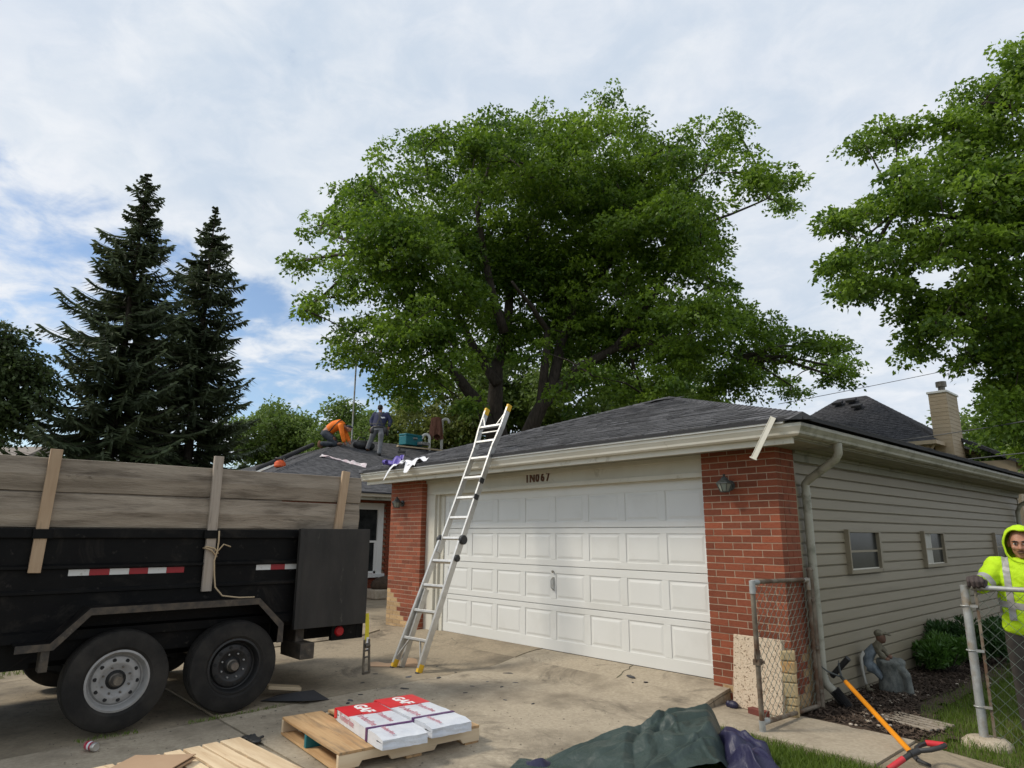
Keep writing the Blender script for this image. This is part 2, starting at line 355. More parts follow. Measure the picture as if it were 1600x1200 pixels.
M['left_leaf'] = mat('dull_leaf', (.030,.050,.014), .6, trans=.3, tint=(.075,.115,.030))
M['spruce'] = mat('spruce_needles', (.045,.066,.030), .65, trans=.18, tint=(.130,.165,.075))
M['shrub'] = mat('shrub_leaf', (.045,.115,.016), .45, trans=.35, tint=(.110,.225,.034))
M['shrub_dark'] = mat('shrub_leaf_dark', (.022,.062,.014), .45, trans=.3, tint=(.055,.125,.026))
M['hivis'] = mat('hivis', (.43,.66,.006), .8, var=(.52,.78,.009), vscale=7, vdet=8, bump=.6, bscale=22, bdet=6)
M['reflective'] = mat('reflective_tape', (.32,.31,.30), .45, var=(.38,.37,.36), vscale=20)
M['skin'] = mat('skin', (.36,.165,.10), .55, var=(.42,.20,.125), vscale=9)
M['hair'] = mat('hair', (.015,.012,.010), .7)
M['glove'] = mat('glove', (.045,.032,.03), .8, var=(.07,.05,.045), vscale=20)
M['jeans_black'] = mat('dark_trousers', (.040,.034,.030), .85, var=(.06,.052,.045), vscale=8, bump=.3, bscale=12)
M['orange_shirt'] = mat('orange_shirt', (.90,.20,.008), .75, var=(.82,.17,.008), vscale=6)
M['navy'] = mat('navy_shirt', (.014,.018,.055), .8, var=(.025,.030,.080), vscale=7)
M['grey_pants'] = mat('grey_trousers', (.14,.145,.155), .85, var=(.20,.205,.215), vscale=9)
M['camo'] = mat('dark_denim', (.016,.022,.032), .85, var=(.045,.055,.070), vscale=14)
M['boot'] = mat('boot', (.14,.065,.03), .75)
M['leather'] = mat('leather', (.10,.045,.025), .7, var=(.16,.075,.04), vscale=10)
M['teal'] = mat('teal_plastic', (.010,.16,.19), .45)
M['pvc'] = mat('white_pipe', (.66,.66,.62), .5)
M['brown_cloth'] = mat('brown_cloth', (.13,.05,.03), .85, var=(.24,.11,.07), vscale=12, stretch=(3,3,.4))
M['orange_tool'] = mat('orange_tool', (.68,.10,.02), .5)
M['film_pink'] = mat('pink_film', (.68,.52,.55), .5, var=(.80,.76,.77), vscale=10)
M['film_white'] = mat('white_film', (.70,.70,.74), .5, var=(.80,.80,.82), vscale=8)
M['film_blue'] = mat('blue_film', (.08,.05,.32), .5)
M['roof_grey'] = mat('roof_grey', (.20,.21,.22), .95, var=(.30,.31,.32), vscale=9, vdet=8)
M['roof_tan'] = mat('roof_tan', (.20,.17,.15), .95, var=(.27,.24,.21), vscale=9)
M['light_red'] = mat('tail_lamp_red', (.42,.01,.015), .3)
M['tape_white'] = mat('tape_white', (.62,.62,.60), .35, spots=(.4,.38,.34), sscale=20, slo=.6, shi=.7)
M['tape_red'] = mat('tape_red', (.30,.012,.018), .35)
M['lumber'] = mat('lumber', (.50,.38,.24), .8, var=(.58,.46,.30), vscale=4)
M['weathered'] = mat('weathered_boards', (.24,.20,.15), .9, var=(.36,.31,.25), vscale=4, stretch=(5,.6,5), rnd=.12)
M['can_red'] = mat('can_red', (.50,.02,.05), .3, metal=.3, var=(.6,.06,.12), vscale=25)
M['wire_cable'] = mat('cable', (.10,.10,.10), .6)
M['concrete_rough'] = mat('concrete_rough', (.40,.33,.24), .95, var=(.5,.43,.33), vscale=12, bump=.8, bscale=30)
M['curtain'] = mat('curtain', (.42,.41,.36), .8, var=(.5,.49,.44), vscale=6)
M['terracotta'] = mat('terracotta', (.40,.16,.09), .8)
M['grit'] = mat('grit', (.03,.026,.022), .9, tint=(.16,.13,.10))
M['shingle_dark'] = mat('shingle_dark', (.034,.034,.038), .95, var=(.082,.081,.088), vscale=7, vdet=9, bump=.5, bscale=120, spec=.2)
# ------------------------------------------------------------------ ground
def sm(a, b, x):
    t = min(1, max(0, (x-a)/(b-a))); return t*t*(3-2*t)
def gz(x, y):
    """height of the driveway surface"""
    if y >= -.06: return 0.
    if y > -1.05: return -.125*sm(-.06, -1.05, y)
    return -.125 - .0135*(-y-1.05)
def nval(x, y, s=1.): return mnoise.noise(Vector((x*s, y*s, 3.3)))
# wide ground sheet, reaching past everything
def gfn(u, v):
    x = -420+840*u; y = -420+840*v
    # finer near the origin
    x = math.copysign(abs(x/420)**2.2*420, x); y = math.copysign(abs(y/420)**2.2*420, y)
    return (x, y, -.30+.02*nval(x, y, .2))
ground = sheet('ground', 90, 90, gfn, M['lawn']); tag(ground, kind='structure')
def slabmesh(name, x0, x1, y0, y1, m, parent, seed=0, top=0., thick=.14):
    ny = max(2, int((y1-y0)/.12)); nx = max(2, int((x1-x0)/.35)); rr = random.Random(seed)
    tilt = (rr.uniform(-.003,.003), rr.uniform(-.003,.003))
    vs = []; fs = []
    for j in range(ny+1):
        for i in range(nx+1):
            x = x0+(x1-x0)*i/nx; y = y0+(y1-y0)*j/ny
            vs.append((x, y, gz(x,y)+top+tilt[0]*(x-x0)+tilt[1]*(y-y0)))
    W = nx+1
    for j in range(ny):
        for i in range(nx): fs.append((j*W+i, j*W+i+1, (j+1)*W+i+1, (j+1)*W+i))
    rim = [i for i in range(W)]+[j*W+nx for j in range(1,ny+1)]+[ny*W+i for i in range(nx-1,-1,-1)]+[j*W for j in range(ny-1,0,-1)]
    b = len(vs); vs += [(vs[k][0], vs[k][1], vs[k][2]-thick) for k in rim]
    for k in range(len(rim)): fs.append((rim[k], b+k, b+(k+1)%len(rim), rim[(k+1)%len(rim)]))
    mb = MB(); mb.add(vs, fs); return mb.build(name, m, parent, bevel=0)
drv = sheet('driveway', 4, 40, lambda u, v: (-10.4+10.75*u, -7.6+7.6*v if v < 1 else -.002, gz(0, -7.6+7.6*v)-.03), M['joint'])
tag(drv, kind='structure')
XS = [-10.4, -5.85, -2.56, .35]
YS = [-7.6, -4.262, -.52, .0]
g = .007; k = 0
for i in range(3):
    for j in range(3):
        k += 1
        slabmesh('slab', XS[i]+g, XS[i+1]-g, YS[j]+g, YS[j+1]-g*(j<2), M['concrete'] if i == 2 else M['concrete_old'], drv, seed=k)
# side yard strip left of the garage
sy_ = sheet('side_path', 6, 20, lambda u, v: (-10.5+4.2*u, .01+12*v, -.004+.003*nval(u*4, v*10)), M['concrete_old']); tag(sy_, kind='structure')
# walkway to the gate
walk = thing('walkway', (0,0,0), None, None); tag(walk, kind='structure')
def wslab(x0, x1, yb0, yb1, yf0, yf1, z, m):
    mb = MB(); n = 10; vs = []; fs = []
    for i in range(n+1):
        t = i/n; x = x0+(x1-x0)*t
        vs += [(x, yf0+(yf1-yf0)*t, z), (x, yb0+(yb1-yb0)*t, z+.004), (x, yf0+(yf1-yf0)*t, z-.12), (x, yb0+(yb1-yb0)*t, z-.12)]
    for i in range(n):
        a = i*4; b = a+4; fs += [(a,b,b+1,a+1),(a,a+2,b+2,b),(a+1,b+1,b+3,a+3)]
    fs += [(0,1,3,2),(n*4,n*4+2,n*4+3,n*4+1)]
    mb.add(vs, fs); return mb.build('slab', m, walk)
wslab(.362, 2.045, -.205, -.27, -1.07, -1.12, -.135, M['concrete'])
wslab(2.06, 4.6, -.29, -1.0, -1.13, -1.9, -.148, M['concrete_old'])
# lawn in front of the walkway and behind the fence, mulch bed along the wall
def inpoly(poly):
    def inside(x, y):
        c = False; j = len(poly)-1
        for i in range(len(poly)):
            (xi, yi), (xj, yj) = poly[i], poly[j]
            if (yi > y) != (yj > y) and x < (xj-xi)*(y-yi)/(yj-yi)+xi: c = not c
            j = i
        return c
    return inside
def patch(name, poly, z, m, bumpy=.01, res=.14):
    xs = [p[0] for p in poly]; ys = [p[1] for p in poly]
    bm = bmesh.new(); nx = int((max(xs)-min(xs))/res)+1; ny = int((max(ys)-min(ys))/res)+1
    def inside(x, y):
        c = False; j = len(poly)-1
        for i in range(len(poly)):
            (xi, yi), (xj, yj) = poly[i], poly[j]
            if (yi > y) != (yj > y) and x < (xj-xi)*(y-yi)/(yj-yi)+xi: c = not c
            j = i
        return c
    mb = MB(); vid = {}
    for j in range(ny):
        for i in range(nx):
            cx = min(xs)+(i+.5)*res; cy = min(ys)+(j+.5)*res
            if not inside(cx, cy): continue
            q = []
            for a, b in ((0,0),(1,0),(1,1),(0,1)):
                kk = (i+a, j+b)
                if kk not in vid:
                    x = min(xs)+kk[0]*res; y = min(ys)+kk[1]*res
                    vid[kk] = len(mb.v); mb.v.append((x, y, (z(x,y) if callable(z) else z)+bumpy*nval(x,y,4)))
                q.append(vid[kk])
            mb.f.append(tuple(q)); mb.m.append(0)
    return mb.build(name, m, None, smooth=True), inside
PA = [(.36,-7.5),(6,-7.5),(6,-2.2),(4.5,-1.95),(2.06,-1.14),(.36,-1.08)]; PB = [(2.05,-.28),(4.6,-.98),(9,-1),(9,14),(1.72,14),(1.68,3),(1.72,1.9),(1.64,1.2),(1.78,.7),(2.15,.2)]
lawnA, _ = patch('front_lawn', [(.1,-7.5),(6,-7.5),(6,-1.8),(4.5,-1.7),(2.06,-.9),(.5,-.9),(.5,-1.3),(.1,-1.3)], -.19, M['lawn']); insA = inpoly(PA); tag(lawnA, kind='structure')
lawnB, _ = patch('side_lawn', [(2.05,-.6),(4.6,-1.3),(9,-1.3),(9,14),(1.5,14),(1.5,3),(1.5,1.9),(1.5,1.2),(1.6,.7),(1.9,.2)], -.178, M['lawn']); insB = inpoly(PB); tag(lawnB, kind='structure')
bed, insC = patch('mulch_bed', [(1.0,-.33),(2.1,-.40),(2.25,.2),(1.9,.75),(1.8,1.3),(1.9,3),(1.9,12),(1.0,12)], lambda x, y: -.150+.025*math.exp(-((x-1.4)/.35)**2), M['soil'], .018, .07); tag(bed, kind='structure')
def blades(name, inside, bbox, n, z, h=.06, dens=None, mat_=None, near=None):
    x = rng.uniform(bbox[0], bbox[1], n*3); y = rng.uniform(bbox[2], bbox[3], n*3)
    keep = np.array([inside(a, b) and (dens is None or dens(a, b) > random.random()) for a, b in zip(x, y)])
    x = x[keep][:n]; y = y[keep][:n]; m = len(x)
    hh = h*rng.uniform(.5, 1.3, m); a = rng.uniform(0, 2*np.pi, m); w = rng.uniform(.0018, .0036, m)
    ln = rng.uniform(.1, .75, m)*hh; la = rng.uniform(0, 2*np.pi, m)
    V = np.zeros((m, 5, 3)); ca, sa = np.cos(a), np.sin(a)
    zz = np.full(m, z)
    V[:,0] = np.c_[x-w*ca, y-w*sa, zz]; V[:,1] = np.c_[x+w*ca, y+w*sa, zz]
    mx = x+.45*ln*np.cos(la)*.6; my = y+.45*ln*np.sin(la)*.6
    V[:,2] = np.c_[mx+w*ca*.8, my+w*sa*.8, zz+hh*.6]; V[:,3] = np.c_[mx-w*ca*.8, my-w*sa*.8, zz+hh*.6]
    V[:,4] = np.c_[x+ln*np.cos(la), y+ln*np.sin(la), zz+hh]
    i = np.arange(m)[:,None]*5
    F = np.concatenate([i+[0,1,2], i+[0,2,3], i+[3,2,4]])
    t = np.repeat(np.clip(.45+.25*np.array([nval(p, q, 3) for p, q in zip(x, y)])+rng.normal(0,.18,m), 0, 1), 5)
    o = np_mesh(name, V.reshape(-1,3), F, mat_ or M['grass'], tint=t); return o
o = blades('grass', insA, (.36, 2.6, -3.4, -1.08), 34000, -.19, .08); tag(o, 'bright mown grass beside the concrete walkway', 'grass', kind='stuff')
o = blades('grass', insB, (1.6, 4.2, -1, 5.5), 30000, -.175, .075, lambda x, y: .35+.6*sm(1.65, 2.0, x)); tag(o, 'ragged grass growing behind the chain link fence', 'grass', kind='stuff')
o = blades('grass', lambda x, y: True, (-9.5,-6.2,-7.6,-4.6), 9000, -.2, .08); tag(o, 'grass strip beyond the trailer wheels', 'grass', kind='stuff'); o.location.z = .0
lf = sheet('far_verge', 4, 4, lambda u, v: (-9.6+3.5*u, -7.7+3.2*v, -.19), M['lawn']); tag(lf, kind='structure')
# weeds in the slab joint next to the tyres
o = blades('joint_weeds', lambda x, y: abs(x+2.56) < .05 and nval(x*0, y, 2.6) > .12, (-2.60,-2.52,-6,-3.6), 420, -.17, .028); tag(o, 'weeds sprouting from the slab joint by the tyres', 'weeds', kind='stuff')
# grit and torn granules scattered over the concrete
n = 1500; x = rng.uniform(-5.5,.3,n); y = -rng.uniform(.0,1,n)**.8*5.5-.05; a = rng.uniform(0,np.pi,n); l = rng.uniform(.003,.016,n)*rng.uniform(.4,1,n); w = l*rng.uniform(.3,.8,n)
zz = np.array([gz(p,q) for p,q in zip(x,y)])+.004
V = np.stack([np.c_[x-l*np.cos(a), y-l*np.sin(a), zz], np.c_[x-w*np.sin(a), y+w*np.cos(a), zz+.004], np.c_[x+l*np.cos(a), y+l*np.sin(a), zz], np.c_[x+w*np.sin(a), y-w*np.cos(a), zz+.001]], 1)
o = np_mesh('roof_grit', V.reshape(-1,3), np.arange(n*4).reshape(-1,4), M['grit'], tint=np.repeat(rng.uniform(0,1,n), 4)); tag(o, 'small dark roofing grit strewn over the driveway', 'grit', kind='stuff')
# cracks in the apron
def crack(pts, w):
    mb = MB(); P_ = [Vector((p[0],p[1],gz(p[0],p[1])+.0035)) for p in pts]
    for i in range(len(P_)-1):
        d = (P_[i+1]-P_[i]).normalized(); s_ = Vector((-d.y,d.x,0))*w*random.uniform(.5,1); mb.add([P_[i]-s_,P_[i+1]-s_*.8,P_[i+1]+s_*.8,P_[i]+s_],[(0,1,2,3)])
    mb.build('crack', M['joint'], drv)
crack([(-1.02,-.03),(-1.0,-.12),(-.94,-.2),(-.95,-.3),(-.9,-.4),(-.88,-.51)], .008)
crack([(-.88,-.53),(-.6,-.62),(-.3,-.72),(-.05,-.86),(.2,-.93)], .006)
crack([(-4.4,-.02),(-4.2,-.3),(-3.9,-.42),(-3.85,-.51)], .006)
# mulch chips
n = 9000; x = rng.uniform(1.02, 2.2, n*2); y = rng.uniform(-.2, 6, n*2)
kp = np.array([insC(a, b) and b > -.2 and not insB(a, b) for a, b in zip(x, y)]); x = x[kp][:n]; y = y[kp][:n]; n = len(x)
a = rng.uniform(0, np.pi, n); l = rng.uniform(.008, .03, n); w = rng.uniform(.003, .009, n); t1 = rng.uniform(-.012, .012, n)
zz = -.145+.025*np.exp(-((x-1.4)/.35)**2)+rng.uniform(0,.014,n)
V = np.stack([np.c_[x-l*np.cos(a)-w*np.sin(a), y-l*np.sin(a)+w*np.cos(a), zz-t1], np.c_[x+l*np.cos(a)-w*np.sin(a), y+l*np.sin(a)+w*np.cos(a), zz+t1],
    np.c_[x+l*np.cos(a)+w*np.sin(a), y+l*np.sin(a)-w*np.cos(a), zz+t1+.004], np.c_[x-l*np.cos(a)+w*np.sin(a), y-l*np.sin(a)-w*np.cos(a), zz-t1+.004]], 1)
o = np_mesh('mulch', V.reshape(-1,3), np.arange(n*4).reshape(-1,4), M['mulch'], tint=np.repeat(rng.uniform(0,1,n)**2, 4)); tag(o, 'dark brown bark mulch in the bed along the wall', 'mulch', kind='stuff')
# pale pebbles scattered in the bed
mb = MB()
for c, n_, sp in (((1.42,1.45),26,.16),((1.5,.15),20,.14),((1.45,.9),14,.2),((1.6,.0),12,.2),((1.75,2.6),8,.25)):
    for _ in range(n_):
        px, py = random.gauss(c[0], sp*.5), random.gauss(c[1], sp)
        if not insC(px, py): continue
        r = random.uniform(.008,.022); mb.ell((px,py,-.125+r*.2), (r, r*random.uniform(.6,1), r*.55), 6, 4)
o = mb.build('pebbles', M['pebble'], None, smooth=True); tag(o, 'pale pebbles scattered over the mulch', 'pebbles', kind='stuff')

# ------------------------------------------------------------------ garage
gar = thing('garage', (0,0,0), 'brick and siding two-car garage with white panelled door and dark shingle roof', 'garage')
# body behind everything
mb = MB(); mb.box(-6.15, .955, .24, 10.28, -.2, 2.41); mb.box(-5.3,.2,.09,.24,-.2,2.41); mb.build('wall_core', M['dark'], gar)
# --- brick piers
unit = MB()
c_ = .03
unit.box(-.5,.5,-.5,.5,-.5,.5); ub = unit.data('brick', M['brick']); ub2 = unit.data('buff_brick', M['buff_brick'])
H = .0707; JT = .0095; ZB = -.115; nb = [0]
restmb = {}
def lay(parent, face, a0, a1, fixed, out, isbuff, objs=True, off=0., nc=36):
    """running bond courses along axis a0..a1; face 'y' (front, normal -Y) or 'x' (side)"""
    rr = random.Random(int(abs(a0*100)))
    LB = .2165
    for c in range(nc):
        z = ZB+c*H
        if z > 2.40: break
        h = min(H-JT, 2.425-z)
        p = a0 - (LB/2 if (c % 2) else 0) - off
        while p < a1-.02:
            s0 = max(p, a0); s1 = min(p+LB-JT, a1)
            if a1-s1 < .02: s1 = a1
            if s1-s0 > .025:
                m = (s0+s1)/2; buff = isbuff(m, z)
                jut = rr.uniform(-.0015, .0015)
                if face == 'y': loc = (m, fixed+.0465+jut, z+h/2); sz = (s1-s0, .10, h)
                else: loc = (fixed-.0475+jut, m, z+h/2); sz = (.10, s1-s0, h)
                if objs and nb[0] < 300:
                    o = bpy.data.objects.new('brick', ub2 if buff else ub); col.objects.link(o); o.parent = parent
                    o.location = loc; o.scale = sz; nb[0] += 1
                else:
                    kk = (parent.name, buff)
                    if kk not in restmb: restmb[kk] = (MB(), parent)
                    restmb[kk][0].cbox(loc, sz)
            p += LB
pr = MB(); pr.box(.164, 1.0165, -.2005, .20, -.16, 2.42); pierR = pr.build('brick_pier', M['mortar'], gar)
pl = MB(); pl.box(-6.197, -5.2435, -.2005, .24, -.16, 2.42); pierL = pl.build('brick_pier', M['mortar'], gar)
lay(pierR, 'y', .16, 1.02, -.2, -1, lambda x, z: z < .02+.0*x and x > .3)
lay(pierL, 'y', -6.2, -5.24, -.2, -1, lambda x, z: z < .62-(x+6.2)*.95)
lay(pierR, 'x', -.2+.1, .19, 1.02, 1, lambda y, z: z < .0 or (z < .42 and y > .1), False, off=.1)
lay(pierL, 'x', -.1, .2, -5.24, 1, lambda y, z: False, False, off=.1)
for (pn, bf), (mb_, pa) in restmb.items():
    o = mb_.build('bricks', M['buff_brick'] if bf else M['brick'], pa); tag(o, kind='stuff')
# --- overhead door
door = MB(); door.box(-4.87, .20, .03, .07, -.005, 2.2)
dr = door.build('garage_door', M['door_white'], gar)
seams = [.0, .58, 1.09, 1.60, 2.17]
pz = [(.143,.505), (.664,.994), (1.177,1.526), (1.68,2.03)]
px0 = [-4.725+.606*i for i in range(8)]; PW = .512
for r in range(4):
    mb = MB(); z0, z1 = seams[r]+.004, seams[r+1]-.004; a, b = pz[r]
    mb.box(-4.86,.19,.008,.03,z0,z1)                       # recessed skin
    mb.box(-4.86,.19,0,.008,z0,a); mb.box(-4.86,.19,0,.008,b,z1)   # rails
    xs = [-4.86]+[q for p in px0 for q in (p, p+PW)]+[.19]
    for i in range(0, len(xs), 2): mb.box(xs[i], xs[i+1], 0, .008, a, b)
    sec = mb.build('door_section', M['door_white'], dr, bevel=.004)
    h = b-a
    pm_ = MB(); g1, g2 = .020, .046
    def ringv(g, y): return [(-PW/2+g,y,-h/2+g),(PW/2-g,y,-h/2+g),(PW/2-g,y,h/2-g),(-PW/2+g,y,h/2-g)]
    vs = ringv(g1,.0079)+ringv(g2,.0015); fs = [(4,5,6,7)]+[(i,(i+1)%4,4+(i+1)%4,4+i) for i in range(4)]
    pm_.add(vs, fs); pd = pm_.data('door_panel', M['door_white'])
    for p in px0:
        o = bpy.data.objects.new('door_panel', pd); col.objects.link(o); o.parent = dr; o.location = (p+PW/2, 0, (a+b)/2)
mb = MB(); mb.box(-4.85,.18,.004,.035,-.02,.006); mb.build('rubber_seal', M['rubber'], dr)
mb = MB()
for z in (.86,): mb.path([(-2.345,-.035,z+.07),(-2.345,-.05,z+.04),(-2.345,-.05,z-.05),(-2.345,-.004,z-.08)], .008, 8)
mb.box(-2.36,-2.33,-.012,-.0,z-.09,z+.085); mb.ell((-2.345,-.02,1.02),(.018,.02,.018),10,6)
mb.build('door_handle', M['alu_dull'], dr, smooth=False)
# --- casing, header, numerals
mb = MB(); mb.box(-5.238,-5.0,-.10,.05,-.02,2.16); mb.box(-5.0,-4.94,-.06,.05,-.02,2.16); mb.box(-4.94,-4.84,-.02,.029,-.02,2.16)
mb.build('door_casing', M['trim'], gar, bevel=.004)
mb = MB(); mb.box(-5.238,.159,-.10,.05,2.162,2.41); mb.box(-5.0,.159,-.135,-.101,2.150,2.205); mb.box(-5.238,.159,-.128,-.101,2.345,2.405); mb.box(-4.84,.159,-.05,.029,2.14,2.161)
mb.build('door_header', M['trim'], gar, bevel=.004)
def text_mesh(s, size, extr, m, name, parent, Mx, bold=0.):
    cu = bpy.data.curves.new(name, 'FONT'); cu.body = s; cu.size = size; cu.extrude = extr; cu.offset = bold; cu.align_x = 'CENTER'; cu.align_y = 'CENTER'; cu.resolution_u = 3
    o = bpy.data.objects.new(name, cu); col.objects.link(o)
    dg = bpy.context.evaluated_depsgraph_get(); me = bpy.data.meshes.new_from_object(o.evaluated_get(dg))
    bpy.data.objects.remove(o); bpy.data.curves.remove(cu)
    me.transform(Mx); me.materials.clear(); me.materials.append(m)
    r = bpy.data.objects.new(name, me); col.objects.link(r); r.parent = parent; return r
for i, ch in enumerate('1N067'):
    text_mesh(ch, .165, .006, M['leather'], 'numeral', gar, Matrix.Translation((-2.755+i*.104,-.107,2.292)) @ Matrix.Rotation(R(90),4,'X') @ Matrix.Diagonal((.85,1,1,1)), .004)
# --- siding wall (+X face)
sw = MB(); sw.box(.955,.966,.2,10.3,-.16,2.41); side = sw.build('siding_wall', M['siding'], gar)
for k in range(-3, 19):
    z1 = 2.036-k*.1202; z0 = z1-.1202
    if z0 < -.16: z0 = -.16
    z1 = min(z1, 2.405)
    if z1-z0 < .02: continue
    mb = MB(); x0 = .9665
    mb.prism([(x0, z0+.007), (x0+.026, z0+.007), (x0+.027, z0+.012), (x0+.021, z1-.012), (x0+.010, z1-.006), (x0, z1-.006)], 'y', .262, 10.24)
    mb.build('plank', M['siding'], side)
mb = MB(); mb.box(.95,1.0,.19,.26,-.16,2.41); mb.box(.95,1.0,10.24,10.31,-.16,2.41); mb.build('corner_post', M['siding'], side)
for (y0, y1) in ((1.39,2.38), (4.02,4.95), (7.86,8.8)):
    w = thing('window', (0,0,0), None, None); w.parent = gar; z0, z1 = 1.085, 1.585; xo = 1.045
    mb = MB(); t = .042
    mb.box(.967,xo,y0,y0+t*.7,z0,z1); mb.box(.967,xo,y1-t*1.5,y1,z0,z1); mb.box(.967,xo,y0+t*.7,y1-t,z0,z0+t); mb.box(.967,xo,y0+t*.7,y1-t,z1-t*.8,z1)
    mb.build('window_frame', M['siding'], w, bevel=.004)
    mb = MB(); mb.box(.996,1.002,y0+t*.7,y1-t,z0+t,z1-t*.8); mb.build('pane', M['glass'], w)
    mb = MB(); zm = (z0+z1)/2; mb.box(1.0025,1.012,y0+t*.7,y1-t,zm-.012,zm+.012); mb.build('sash_bar', M['siding'], w); mb = MB(); mb.box(1.0025,1.010,y0+t*.7,y1-t,z0+t,z0+t+.014); mb.build('sill_strip', M['trim'], w)
    if y0 > 4 and y0 < 5:
        sheet('curtain', 20, 2, lambda u, v: (1.0045+.0015*math.sin(u*22), y0+t+.36*u, z0+t+(z1-z0-t*1.9)*v), M['curtain'], w)
# --- eaves
GX = 1.54
def gutter_prof(s):  # (outward, z)
    return [(0,2.425),(.06,2.425),(.082,2.44),(.088,2.462),(.108,2.492),(.118,2.505),(.118,2.535),(.108,2.538),(.108,2.52),(.075,2.48),(.06,2.437),(.004,2.437),(.004,2.55),(0,2.55)]
def gsweep(st):
    mb = MB(); pf = gutter_prof(0); n = len(pf); vs = [f_(o, z) for f_ in st for o, z in pf]
    mb.add(vs, [(i, (i+1)%n, n+(i+1)%n, n+i) for i in range(n)]); return mb
gsweep([lambda o, z: (-6.42,-.60-o,z), lambda o, z: (1.425+o,-.60-o,z)]).build('front_gutter', M['gutter'], gar)
mb = MB(); mb.box(-6.425,-6.42,-.715,-.60,2.425,2.535); mb.box(-6.40,GX-.15,-.745,-.715,2.5385,2.585); mb.box(-6.40,GX-.18,-.735,-.60,2.575,2.583); mb.build('drip_edge', M['drip_white'], gar, bevel=.003)
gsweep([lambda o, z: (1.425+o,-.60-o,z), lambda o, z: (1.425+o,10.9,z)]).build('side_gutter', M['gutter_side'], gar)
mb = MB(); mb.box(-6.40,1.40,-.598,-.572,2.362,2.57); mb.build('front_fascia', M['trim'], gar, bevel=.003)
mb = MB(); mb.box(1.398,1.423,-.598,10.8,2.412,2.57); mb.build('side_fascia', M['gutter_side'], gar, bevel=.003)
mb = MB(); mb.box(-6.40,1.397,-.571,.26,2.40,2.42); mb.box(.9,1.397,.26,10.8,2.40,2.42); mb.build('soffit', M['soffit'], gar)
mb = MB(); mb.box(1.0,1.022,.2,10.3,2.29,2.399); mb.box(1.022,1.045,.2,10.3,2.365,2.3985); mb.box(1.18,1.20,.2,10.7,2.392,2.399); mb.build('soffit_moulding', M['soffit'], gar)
def downspout(pts, w, d, m, parent, name='downspout'):
    mb = MB(); mb.path(pts, 1., 4, True, 1, 1); return mb
def rect_pipe(mb, pts, w):
    k = 12; mb.path(pts, w, k)
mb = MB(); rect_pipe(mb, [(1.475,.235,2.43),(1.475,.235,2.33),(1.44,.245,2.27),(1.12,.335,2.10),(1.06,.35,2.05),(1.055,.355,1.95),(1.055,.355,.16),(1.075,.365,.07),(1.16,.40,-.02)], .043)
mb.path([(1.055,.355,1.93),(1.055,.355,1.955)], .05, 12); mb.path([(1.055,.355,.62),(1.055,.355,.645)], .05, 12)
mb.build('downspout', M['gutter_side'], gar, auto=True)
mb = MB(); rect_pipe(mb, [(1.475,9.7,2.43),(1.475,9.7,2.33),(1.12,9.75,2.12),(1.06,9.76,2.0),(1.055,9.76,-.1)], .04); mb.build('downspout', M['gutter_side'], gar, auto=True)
pts = []; rad = []
for i in range(40):
    t = i/39; pts.append((1.14+.13*t, .39+.05*t, .02-.20*t-.0*t)); rad.append(.058 if i % 2 else .046)
mb = MB(); mb.path(pts, rad, 14); mb.build('corrugated_drain', M['black_plastic'], gar)
# --- roof
def rect_tabs(P0, U, Wd, nrm, rows, lim, exposure, seed, th=.010, wmin=.17, wmax=.36):
    """yield tab corner frames (origin, width, row) on a roof plane"""
    rr = random.Random(seed); outl = []
    for r in range(rows):
        s = r*exposure; a, b = lim(s); a2, b2 = lim(s+exposure)
        if b-a < .05: continue
        x = a-rr.uniform(0,.2)
        while x < b:
            w = rr.uniform(wmin, wmax); xa, xb = max(x, a), min(x+w, b)
            if xb-xa > .03: outl.append((xa, xb, s, rr.uniform(.6,1.7)*th, max(a2, xa), min(b2, xb)))
            x += w
    return outl
def tab_verts(t, P0, U, Wd, nrm, exposure):
    xa, xb, s, h, ua, ub_ = t; g = .0025
    ua = max(min(ua, xb), xa); ub_ = min(max(ub_, xa), xb)
    f = lambda x, q, hh: P0+U*x+Wd*q+nrm*hh
    e = exposure+.012
    return [f(xa+g,s,0), f(xb-g,s,0), f(ub_-g,s+e,0), f(ua+g,s+e,0), f(xa+g,s,h+.004), f(xb-g,s,h+.004), f(ub_-g,s+e,.004), f(ua+g,s+e,.004)]
TF = [(4,5,6,7),(0,1,5,4),(1,2,6,5),(3,0,4,7)]
def roof_plane(name, P0, U, Wd, rows, lim, parent, seed, exposure=.142, single=0, m=None, th=.009):
    P0, U, Wd = Vector(P0), Vector(U).normalized(), Vector(Wd).normalized(); nrm = U.cross(Wd).normalized()
    if nrm.z < 0: nrm = -nrm
    tabs = rect_tabs(P0, U, Wd, nrm, rows, lim, exposure, seed, th)
    if single:
        tabs.sort(key=lambda t: (P0+U*(t[0]+t[1])*.5+Wd*t[2]-CAM).length)
    B = MB()
    for i, t in enumerate(tabs):
        vs = tab_verts(t, P0, U, Wd, nrm, exposure)
        if i < single:
            c = sum(vs, Vector())/8; q = MB(); q.add([v-c for v in vs], TF); me = bpy.data.meshes.new('shingle'); me.from_pydata(q.v, [], q.f); me.materials.append(M['shingle'])
            o = bpy.data.objects.new('shingle', me); col.objects.link(o); o.parent = parent; o.location = c
        else: B.add(vs, TF)
    if B.v:
        o = B.build(name, m or M['shingle_mass'], parent); tag(o, kind='stuff')
ZE = 2.585; EY = -.755; EX0, EX1 = -6.42, 1.585; RX, RY, RZ = -2.89, 3.73, 4.045
rb = MB()
E0, E1, A0, A1 = (EX0,EY,ZE), (EX1,EY,ZE), (RX,RY,RZ), (RX,10.9,RZ); B0, B1 = (EX0,10.9,ZE), (EX1,10.9,ZE)
lo = lambda p: (p[0],p[1],p[2]-.03)
